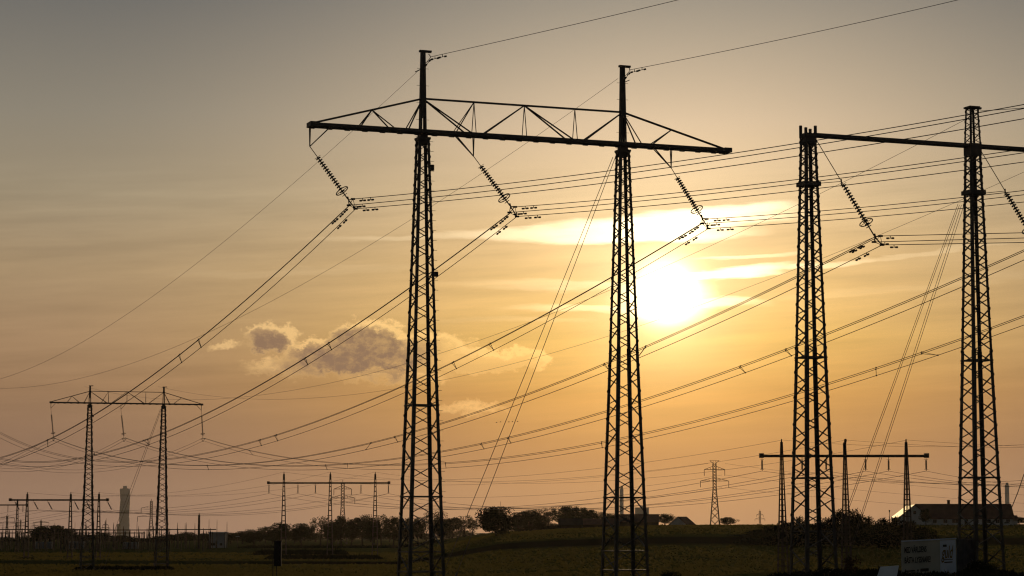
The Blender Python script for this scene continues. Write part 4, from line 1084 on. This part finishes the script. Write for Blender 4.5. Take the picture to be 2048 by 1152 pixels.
for i, (px, w, yt, Y, d_) in enumerate([(90, 7, 1079, 960, 'left'), (155, 6, 1078, 940, 'middle'), (262, 6, 1080, 950, 'right')]):
    c = P(px, 1055, Y); zt = P(px, yt, Y).z; root = empty('transformer', (c.x, Y, 0), '%s grey transformer standing in the switchyard' % d_, 'transformer', 'transformers')
    mb = MB(); mb.box((c.x, Y, 0), w, 3, zt * 0.75); mb.build('tank', M['conc'], root)
    mb = MB()
    for k in range(8): mb.box((c.x - w / 2 + 0.4 + k * (w - 0.8) / 7, Y - 1.9, 0.4), 0.12, 0.8, zt * 0.6)
    mb.build('radiator', M['conc'], root)
    for k in range(3):
        mb = MB(); mb.tube([(c.x - w / 3 + k * w / 3, Y, zt * 0.75), (c.x - w / 3 + k * w / 3, Y, zt)], [0.22, 0.1], 7); mb.build('bushing', M['glass'], root)

def house(name, label, c, L, W, wall_h, roof_h, rz, wall, roof, group=None, cat='building', windows=0, door=True, eave=0.4, roof_left=None):
    root = empty(name, c, label, cat, group); ca, sa = math.cos(rz), math.sin(rz)
    def T(x, y, z): return Vector((c[0] + x * ca - y * sa, c[1] + x * sa + y * ca, c[2] + z))
    mb = MB(); l, w = L / 2, W / 2
    b = [T(-l, -w, -0.5), T(l, -w, -0.5), T(l, w, -0.5), T(-l, w, -0.5)]; t = [T(-l, -w, wall_h), T(l, -w, wall_h), T(l, w, wall_h), T(-l, w, wall_h)]
    r0, r1 = T(-l, 0, wall_h + roof_h), T(l, 0, wall_h + roof_h)
    mb.quad(b[0], b[1], t[1], t[0]); mb.quad(b[2], b[3], t[3], t[2]); mb.quad(b[1], b[2], t[2], r1, t[1]); mb.quad(b[3], b[0], t[0], r0, t[3])
    mb.build('wall', wall, root)
    k = roof_h / w; e = eave
    def slope(sgn, mat):
        m = MB(); A = [T(-l - e, sgn * (w + e), wall_h - e * k), T(l + e, sgn * (w + e), wall_h - e * k), T(l + e, 0, wall_h + roof_h), T(-l - e, 0, wall_h + roof_h)]
        up = Vector((0, 0, 0.18)); m.quad(*[q + up for q in A]); m.quad(*reversed([q + up * 0.1 for q in A]))
        for i in range(4): m.quad(A[i] + up * 0.1, A[(i + 1) % 4] + up * 0.1, A[(i + 1) % 4] + up, A[i] + up)
        m.build('roof', mat, root)
    slope(-1, roof); slope(1, roof_left or roof)
    n = windows
    for i in range(n):
        x = -l + L * (i + 0.5) / n
        if door and i == n // 2:
            m = MB(); m.quad(T(x - 0.5, -w - 0.03, 0), T(x + 0.5, -w - 0.03, 0), T(x + 0.5, -w - 0.03, 2.0), T(x - 0.5, -w - 0.03, 2.0)); m.build('door', M['barn'], root); continue
        ww = 0.55 if i % 3 else 1.1
        m = MB(); fr = m
        for (x0, x1, z0, z1) in ((x - ww - 0.08, x + ww + 0.08, 0.82, 0.9), (x - ww - 0.08, x + ww + 0.08, 2.0, 2.08), (x - ww - 0.08, x - ww, 0.9, 2.0), (x + ww, x + ww + 0.08, 0.9, 2.0), (x - 0.03, x + 0.03, 0.9, 2.0)):
            m.quad(T(x0, -w - 0.05, z0), T(x1, -w - 0.05, z0), T(x1, -w - 0.05, z1), T(x0, -w - 0.05, z1))
        f_ = m.build('window', M['wallw'], root)
        m = MB(); m.quad(T(x - ww, -w - 0.02, 0.9), T(x + ww, -w - 0.02, 0.9), T(x + ww, -w - 0.02, 2.0), T(x - ww, -w - 0.02, 2.0)); m.build('pane', M['win'], f_, world_loc(root))
    return root, T
# farmhouse on the rise, main range and a gabled wing with a shining metal roof
cY = 722; a = P(1836, 1052, cY); b = P(2028, 1052, cY); gz = P(1930, 1052, cY).z
fh, T = house('farmhouse', 'long white farmhouse with dark tiled roof and chimney on the rise at right', ((a.x + b.x) / 2, cY + 4, gz), (b.x - a.x) - 0.6, 9.0, 2.5, 4.1, 0.0, M['wallw'], M['roof'], cat='house', windows=9)
ch = P(1897, 1001, cY + 4); mb = MB(); mb.box((ch.x, cY + 4, gz + 6.1), 0.75, 0.75, ch.z - gz - 6.1); mb.box((ch.x, cY + 4, ch.z), 0.9, 0.9, 0.15); mb.build('chimney', M['roof'], fh)
pk = P(1829, 1009, cY - 3); ax_ = Vector((0.06, 1.0, 0)).normalized(); cw_ = pk + ax_ * 11.0; wing_c = (cw_.x, cw_.y, gz)
wr = math.atan2(ax_.y, ax_.x)
wing, T2 = house('farmhouse_wing', 'gabled white wing of the farmhouse with a bright shining metal roof side', wing_c, 22.0, 9.4, 2.7, pk.z - gz - 2.9, wr, M['wallw'], M['roof'], cat='house', windows=0, roof_left=M['metalroof'])
mb = MB(); mb.quad(T2(-11.03, 0.4, 3.6), T2(-11.03, -0.4, 3.6), T2(-11.03, -0.4, 4.6), T2(-11.03, 0.4, 4.6)); mb.build('window', M['win'], wing)
# lean-to on the right end
lc = P(2029, 1052, cY); house('shed', 'small dark-roofed lean-to at the right end of the farmhouse', (lc.x + 0.6, cY + 4.5, gz - 0.2), 1.6, 5.0, 2.1, 1.2, 0.0, M['wallw'], M['roof'], cat='shed', windows=0)
# yard lamp and parked car by the farmhouse
q = P(1779, 1032, 715); gq = ground(q.x, q.y); root = empty('street_lamp', (q.x, q.y, gq), 'small yard lamp post left of the shining farmhouse roof', 'street lamp')
zt = P(1779, 1020, 715).z; mb = MB(); mb.tube([(q.x, q.y, gq), (q.x, q.y, zt)], [0.12, 0.07], 6); mb.build('pole', M['black'], root); mb = MB(); mb.tube([(q.x, q.y, zt - 0.7), (q.x, q.y, zt - 0.1), (q.x, q.y, zt)], [0.12, 0.25, 0.06], 8); mb.build('lamp_head', M['black'], root)
q = P(2012, 1052, 706); gq = gz - 0.2; root = empty('parked_car', (q.x, q.y, gq), 'tiny white car parked before the right end of the farmhouse', 'car')
mb = MB(); prof = [(-2.1, 0.35), (-2.15, 0.8), (-1.5, 0.95), (-0.9, 1.42), (0.7, 1.45), (1.3, 1.0), (2.1, 0.85), (2.15, 0.35)]
for s0_, s1_ in ((0, 0),):
    L_ = [Vector((q.x + x, q.y - 0.85, gq + z)) for x, z in prof]; R_ = [Vector((q.x + x, q.y + 0.85, gq + z)) for x, z in prof]
    mb.quad(*L_); mb.quad(*reversed(R_))
    for i in range(8): mb.quad(L_[(i + 1) % 8], L_[i], R_[i], R_[(i + 1) % 8])
mb.build('body', M['wallw'], root)
mb = MB(); mb.quad((q.x - 0.8, q.y - 0.87, gq + 0.98), (q.x + 1.0, q.y - 0.87, gq + 0.98), (q.x + 0.6, q.y - 0.87, gq + 1.36), (q.x - 0.6, q.y - 0.87, gq + 1.36)); mb.build('window', M['win'], root)
for x in (-1.3, 1.3):
    mb = MB(); mb.tube([(q.x + x, q.y - 0.9, gq + 0.33), (q.x + x, q.y - 0.7, gq + 0.33)], 0.33, 12); mb.build('wheel', M['black'], root)

# buildings along the rise
def simple_house(px0, px1, yb, yr, Y, wall, roof, label, W=8, wall_frac=0.45, rz=0.0, name='house', windows=0):
    a = P(px0, yb, Y); b = P(px1, yb, Y); gz_ = min(a.z, ground((a.x + b.x) / 2, Y) + 0.2); zr = P(px0, yr, Y).z; H = zr - gz_
    return house(name, label, ((a.x + b.x) / 2, Y, gz_), b.x - a.x, W, H * wall_frac, H * (1 - wall_frac), rz, wall, roof, cat='building', windows=windows)
simple_house(1119, 1163, 1060, 1038, 800, M['barn'], M['barn'], 'low dark barn among the trees on the rise', name='barn')
simple_house(1164, 1236, 1058, 1038, 815, M['barn'], M['roof'], 'second dark barn beside the first, right of the trees on the rise', name='barn')
simple_house(1238, 1316, 1056, 1029, 1060, M['barn'], M['roof'], 'long brown-roofed hall seen through the right leg of the nearest pylon', name='barn', W=12)
q = P(1366, 1051, 900); gq = ground(q.x, 900); house('house', 'grey house with steep dark gable on the crest', (q.x, 904, gq), 7.0, 7.4, 0.6, P(1366, 1034, 900).z - gq - 0.6, math.pi / 2 - 0.55, M['wallw'], M['roof'], cat='house', eave=0.3)
q = P(436, 1078, 1000); house('control_building', 'pale box-shaped building at the right end of the switchyard', (q.x, 1000, 0), 7, 8, P(436, 1066, 1000).z, 0.3, 0, M['conc'], M['conc'], cat='building', windows=2, door=False)
q = P(475, 1080, 1010); root = empty('roof_glint', (q.x, 1010, 0), 'tiny pale slab painted in as a roof glint beside the switchyard building', 'glint_slab')
mb = MB(); mb.box((q.x, 1010, 4.6), 1.5, 1.2, 0.16); mb.build('roof', M['wallw'], root); mb = MB(); mb.beam((q.x, 1010, 0), (q.x, 1010, 4.6), 0.2); mb.build('post', M['steel2'], root)  # white slab on a post, its colour imitates light glinting off a roof
root.name = 'glint_slab'

# twisted tower and chimneys far off
def twisted_tower():
    Y = 9800; c = P(248.5, 1055, Y); w = 17.2 * Y / F; zt = P(248, 977, Y).z
    g0 = ground(c.x, Y); root = empty('high_rise', (c.x, Y, g0), 'tall pale twisted high-rise fading in the haze at left', 'tower')
    mb = MB(); nseg = 9; fl = (zt - g0) / nseg; ZZ = lambda t_: g0 + (zt - g0) * t_
    for k in range(nseg):
        n_ = 6
        for j in range(n_):
            t = (k + j / n_) / nseg; t2 = (k + (j + 1) / n_) / nseg; a0 = R(-45 + 90 * t) ; a1 = R(-45 + 90 * t2)
            tap = 0.92 if j == n_ - 1 else 1.0
            def ringp(a, z, s=1.0): return [Vector((c.x + math.cos(a + q) * w * 0.60 * s, Y + math.sin(a + q) * w * 0.60 * s, z)) for q in (0.6, 1.2, 2.3, 3.5, 4.9, 6.0)]
            A = ringp(a0, ZZ(t)); B = ringp(a1, ZZ(t2), tap if j == n_ - 1 else 1.0)
            for i in range(6): mb.quad(A[i], A[(i + 1) % 6], B[(i + 1) % 6], B[i])
    mb.quad(*[v for v in ringp(R(45), zt)])
    mb.build('facade', M['paleglass'], root)
    mb = MB(); mb.box((c.x + 1, Y, zt), w * 0.42, w * 0.42, 11); mb.build('rooftop_core', M['paleglass'], root)
    mb = MB(); mb.box((c.x - 14, Y, g0), w * 0.9, 20, 60); mb.build('podium', M['conc'], root)
twisted_tower()
def chimney(px, ytop, w, Y, label, flue=False):
    c = P(px, 1055, Y); zt = P(px, ytop, Y).z; r_ = w * Y / F / 2
    g0 = ground(c.x, Y) - 1; root = empty('chimney', (c.x, Y, g0), label, 'chimney', 'far industrial chimneys')
    mb = MB(); mb.tube([(c.x, Y, g0), (c.x, Y, zt - 6), (c.x, Y, zt)], [r_ * 1.1, r_, r_], 16); mb.build('stack', M['paleglass'], root)
    mb = MB(); mb.tube([(c.x + r_ * 0.1, Y, zt), (c.x + r_ * 0.1, Y, zt + 5)], r_ * 0.65, 12); mb.build('flue', M['conc'], root)
chimney(2015.5, 970, 8.6, 5200, 'pale far chimney rising over the right end of the farmhouse roof')
chimney(1243.5, 977, 7.5, 5200, 'pale far chimney seen inside the right leg of the nearest pylon')
c = P(1284, 1055, 5200); root = empty('industrial_block', (c.x, 5200, 0), 'pale blocky far building beside the chimney inside the pylon leg', 'building')
mb = MB(); mb.box((c.x, 5200, -20), 29, 30, P(0, 1015, 5200).z + 20); mb.build('wall', M['conc'], root); mb = MB(); mb.box((c.x + 3, 5195, P(0, 1015, 5200).z), 10, 10, 3); mb.build('rooftop_unit', M['conc'], root)
c = P(1001, 1055, 1500); root = empty('antenna', (c.x, 1500, 0), 'thin antenna needle above the big dark tree', 'antenna'); mb = MB(); mb.tube([(c.x, 1500, 0), (c.x, 1500, P(0, 1003, 1500).z)], [0.25, 0.08], 5); mb.build('needle', M['steel2'], root)
mb = MB(); mb.beam((c.x - 0.4, 1500, P(0, 1008, 1500).z), (c.x + 0.4, 1500, P(0, 1008, 1500).z), 0.12); mb.build('crossbar', M['steel2'], root)

# ------------------------------------------------------------------ bottom right: advertising container and board, signal box
def text_part(body, size, o, ex, ez, mat, parent, shear=0.0, fit=1.0, bold=0.0):
    cu = bpy.data.curves.new('lettering', 'FONT'); cu.body = body; cu.size = size; cu.shear = shear; cu.offset = bold
    ob = bpy.data.objects.new('tmp', cu); COL.objects.link(ob)
    dg = bpy.context.evaluated_depsgraph_get(); me = bpy.data.meshes.new_from_object(ob.evaluated_get(dg)); bpy.data.objects.remove(ob)
    org = world_loc(parent); xs = [v.co.x for v in me.vertices]; sx = fit / (max(xs) - min(xs))
    for v in me.vertices:
        v.co = o + ex * (v.co.x * sx) + ez * v.co.y - org
    me.materials.clear(); me.materials.append(mat)
    t = bpy.data.objects.new('lettering', me); COL.objects.link(t); t.parent = parent; return t
tl, tr = P(1802, 1082.5, 161.0), P(1912, 1077, 162.5)
hgt = 2.75
ex = (tr - tl); Lc = ex.length; ex.normalize(); nf = Vector((ex.y, -ex.x, 0)).normalized()
root = empty('advertising_container', tl - Vector((0, 0, hgt)), 'pale container with large lettering and a gold script logo, below the farmhouse', 'container')
e2 = Vector((0.62, 0.78, 0)).normalized(); bk = e2 * 2.5
mb = MB(); tr2, tl2 = tr + bk, tl + bk; D = Vector((0, 0, -hgt))
mb.quad(tl, tl + D, tr + D, tr); mb.quad(tl, tr, tr2, tl2); mb.quad(tl2, tr2, tr2 + D, tl2 + D); mb.quad(tl, tl2, tl2 + D, tl + D)
mb.build('body', M['panely'], root)
mb = MB(); o2 = Vector((e2.y, -e2.x, 0))
mb.quad(tr, tr + D, tr2 + D, tr2)
for k in range(11):
    p = tr + e2 * (0.1 + k * 2.3 / 10) + o2 * 0.03; mb.beam(p - Vector((0, 0, 0.12)), p + D + Vector((0, 0, 0.1)), 0.09, 0.09)
mb.build('end_wall', M['ribbed'], root)
s0 = Lc * 0.70
mb = MB(); o_ = nf * 0.02; dz_ = Vector((0, 0, -0.08))
mb.quad(tl + ex * s0 + o_ + dz_, tl + ex * s0 + o_ + D, tr - ex * 0.05 + o_ + D, tr - ex * 0.05 + o_ + dz_); mb.build('logo_panel', M['panelw'], root)
mb = MB(); mb.beam(tl + nf * 0.03, tr + nf * 0.03, 0.06, 0.08); mb.build('top_rail', M['panelw'], root)
UPZ = Vector((0, 0, 1))
text_part('MED VÄRLDENS', 0.56, tl + ex * 0.22 + nf * 0.04 + UPZ * -0.80, ex, UPZ, M['ink'], root, fit=1.72, bold=0.012)
text_part('BÄSTA LYSSNARE!', 0.56, tl + ex * 0.22 + nf * 0.04 + UPZ * -1.50, ex, UPZ, M['ink'], root, fit=2.02, bold=0.012)
text_part('guld', 1.22, tl + ex * (s0 + 0.10) + nf * 0.06 + UPZ * -1.30, ex, UPZ, M['gold'], root, shear=0.3, fit=0.95, bold=0.008)
mb = MB()
for (a_, b_, z_, h_) in ((0.22, 0.52, -0.52, 0.14), (0.22, 0.98, -1.42, 0.04), (0.30, 0.95, -1.62, 0.07)):
    p = tl + ex * (s0 + a_) + nf * 0.05 + UPZ * z_; q = tl + ex * (s0 + b_) + nf * 0.05 + UPZ * z_; mb.quad(p, q, q + UPZ * h_, p + UPZ * h_)
for (a_, b_, z_, h_) in ((0.25, 1.05, -2.08, 0.09), (1.2, 1.32, -2.10, 0.13), (1.45, 2.1, -2.12, 0.2)):
    p = tl + ex * a_ + nf * 0.03 + UPZ * z_; q = tl + ex * b_ + nf * 0.03 + UPZ * z_; mb.quad(p, q, q + UPZ * h_, p + UPZ * h_)
mb.build('small_print', M['ink'], root)
# low leaning board
a, b, c_, d_ = P(1761, 1133.5, 141), P(1798, 1131, 142.5), P(1789, 1175, 141.5), P(1747, 1175, 140)
root = empty('banner_board', (a.x, a.y, ground(a.x, a.y)), 'low pale board with a grey printed block at the bottom edge, left of the container', 'sign')
mb = MB(); bk = Vector((0, 0.06, 0)); mb.quad(a, d_, c_, b); mb.quad(a + bk, b + bk, c_ + bk, d_ + bk)
for p, q in ((a, b), (b, c_), (c_, d_), (d_, a)): mb.quad(p, q, q + bk, p + bk)
mb.build('panel', M['panelw'], root)
mb = MB(); f = Vector((0, -0.02, 0)); w_ = (b - a); h_ = (d_ - a)
for (u0, u1, v0, v1) in ((0.42, 0.92, 0.22, 0.30), (0.42, 0.80, 0.36, 0.44), (0.42, 0.92, 0.50, 0.7)):
    mb.quad(a + w_ * u0 + h_ * v0 + f, a + w_ * u0 + h_ * v1 + f, a + w_ * u1 + h_ * v1 + f, a + w_ * u1 + h_ * v0 + f)
mb.build('print', M['ribbed'], root)
mb = MB(); 
for u in (0.1, 0.9): p = a + w_ * u + bk * 2; mb.beam(p, (p.x, p.y, ground(p.x, p.y)), 0.07)
mb.build('post', M['bark'], root)
# signal box on two posts
a = P(549, 1083, 150); b = P(562.5, 1132, 150); gz = ground(a.x, 150)
root = empty('signal_box', (a.x, 150, gz), 'tall narrow black signal box on two thin posts, low left of the nearest pylon', 'signal')
mb = MB(); wv = b.x - a.x; mb.box(((a.x + b.x) / 2, 150, b.z), wv, 0.35, a.z - b.z); mb.box(((a.x + b.x) / 2, 150, a.z), wv + 0.08, 0.45, 0.05); mb.build('cabinet', M['black'], root)
mb = MB()
for z_ in (0.25, 0.7, 1.15): mb.tube([((a.x + b.x) / 2, 149.82, b.z + z_), ((a.x + b.x) / 2, 149.7, b.z + z_)], 0.13, 12)
mb.build('hood', M['black'], root)
for px in (546, 553.5):
    p = P(px, 1125, 150); mb = MB(); mb.beam((p.x, 150, gz), (p.x, 150, p.z + 0.25), 0.05); mb.build('post', M['black'], root)

# birds
bird = None
for i, (px, py) in enumerate([(993, 845), (1001, 844), (1018, 844), (1025, 843.5), (1035, 843)]):
    p = P(px, py, 420)
    if bird is None:
        mb = MB(); mb.tube([p - Vector((0.22, 0, 0)), p - Vector((0.1, 0, 0)), p + Vector((0.12, 0, 0.01)), p + Vector((0.24, 0, 0.02))], [0.02, 0.07, 0.06, 0.02], 6)
        for s in (-1, 1):
            mb.quad(p + Vector((-0.08, 0, 0.03)), p + Vector((0.08, 0, 0.03)), p + Vector((0.02, s * 0.3, 0.16)), p + Vector((-0.1, s * 0.3, 0.14)))
            mb.quad(p + Vector((-0.1, s * 0.3, 0.14)), p + Vector((0.02, s * 0.3, 0.16)), p + Vector((-0.12, s * 0.6, 0.10)))
        bird = mb.build('bird', M['black'], None, p); b_ = bird
    else: b_ = bird.copy(); COL.objects.link(b_); b_.location = p
    b_.scale = (0.65, 0.65, 0.65)
    tag(b_, '%s of the tiny birds flying in line beside the guy wires' % ['leftmost', 'second', 'third', 'fourth', 'rightmost'][i], 'bird', 'birds in flight')

# ------------------------------------------------------------------ haze
HAZE = 1.4e-5
mb = MB(); x0, x1, y0, y1, z0, z1 = -12000, 12000, -60, 14500, -62.0, 260
i = 0
mb.v = [Vector(q) for q in ((x0, y0, z0), (x1, y0, z0), (x1, y1, z0), (x0, y1, z0), (x0, y0, z1), (x1, y0, z1), (x1, y1, z1), (x0, y1, z1))]
mb.f = [(3, 2, 1, 0), (4, 5, 6, 7), (0, 1, 5, 4), (1, 2, 6, 5), (2, 3, 7, 6), (3, 0, 4, 7)]
hm = bpy.data.materials.new('evening_haze'); hm.use_nodes = True; nt = hm.node_tree; nt.nodes.clear()
pv = nt.nodes.new('ShaderNodeVolumePrincipled'); pv.inputs['Color'].default_value = (0.95, 0.84, 0.70, 1); pv.inputs['Density'].default_value = HAZE; pv.inputs['Anisotropy'].default_value = 0.75
pv.inputs['Density Attribute'].default_value = ''
mo = nt.nodes.new('ShaderNodeOutputMaterial'); nt.links.new(pv.outputs[0], mo.inputs['Volume'])
hz = mb.build('haze', hm, None, (0, 0, 0)); hz['kind'] = 'stuff'
print('wire residuals px: max %.1f' % max(RES), ['%.1f' % r for r in RES])
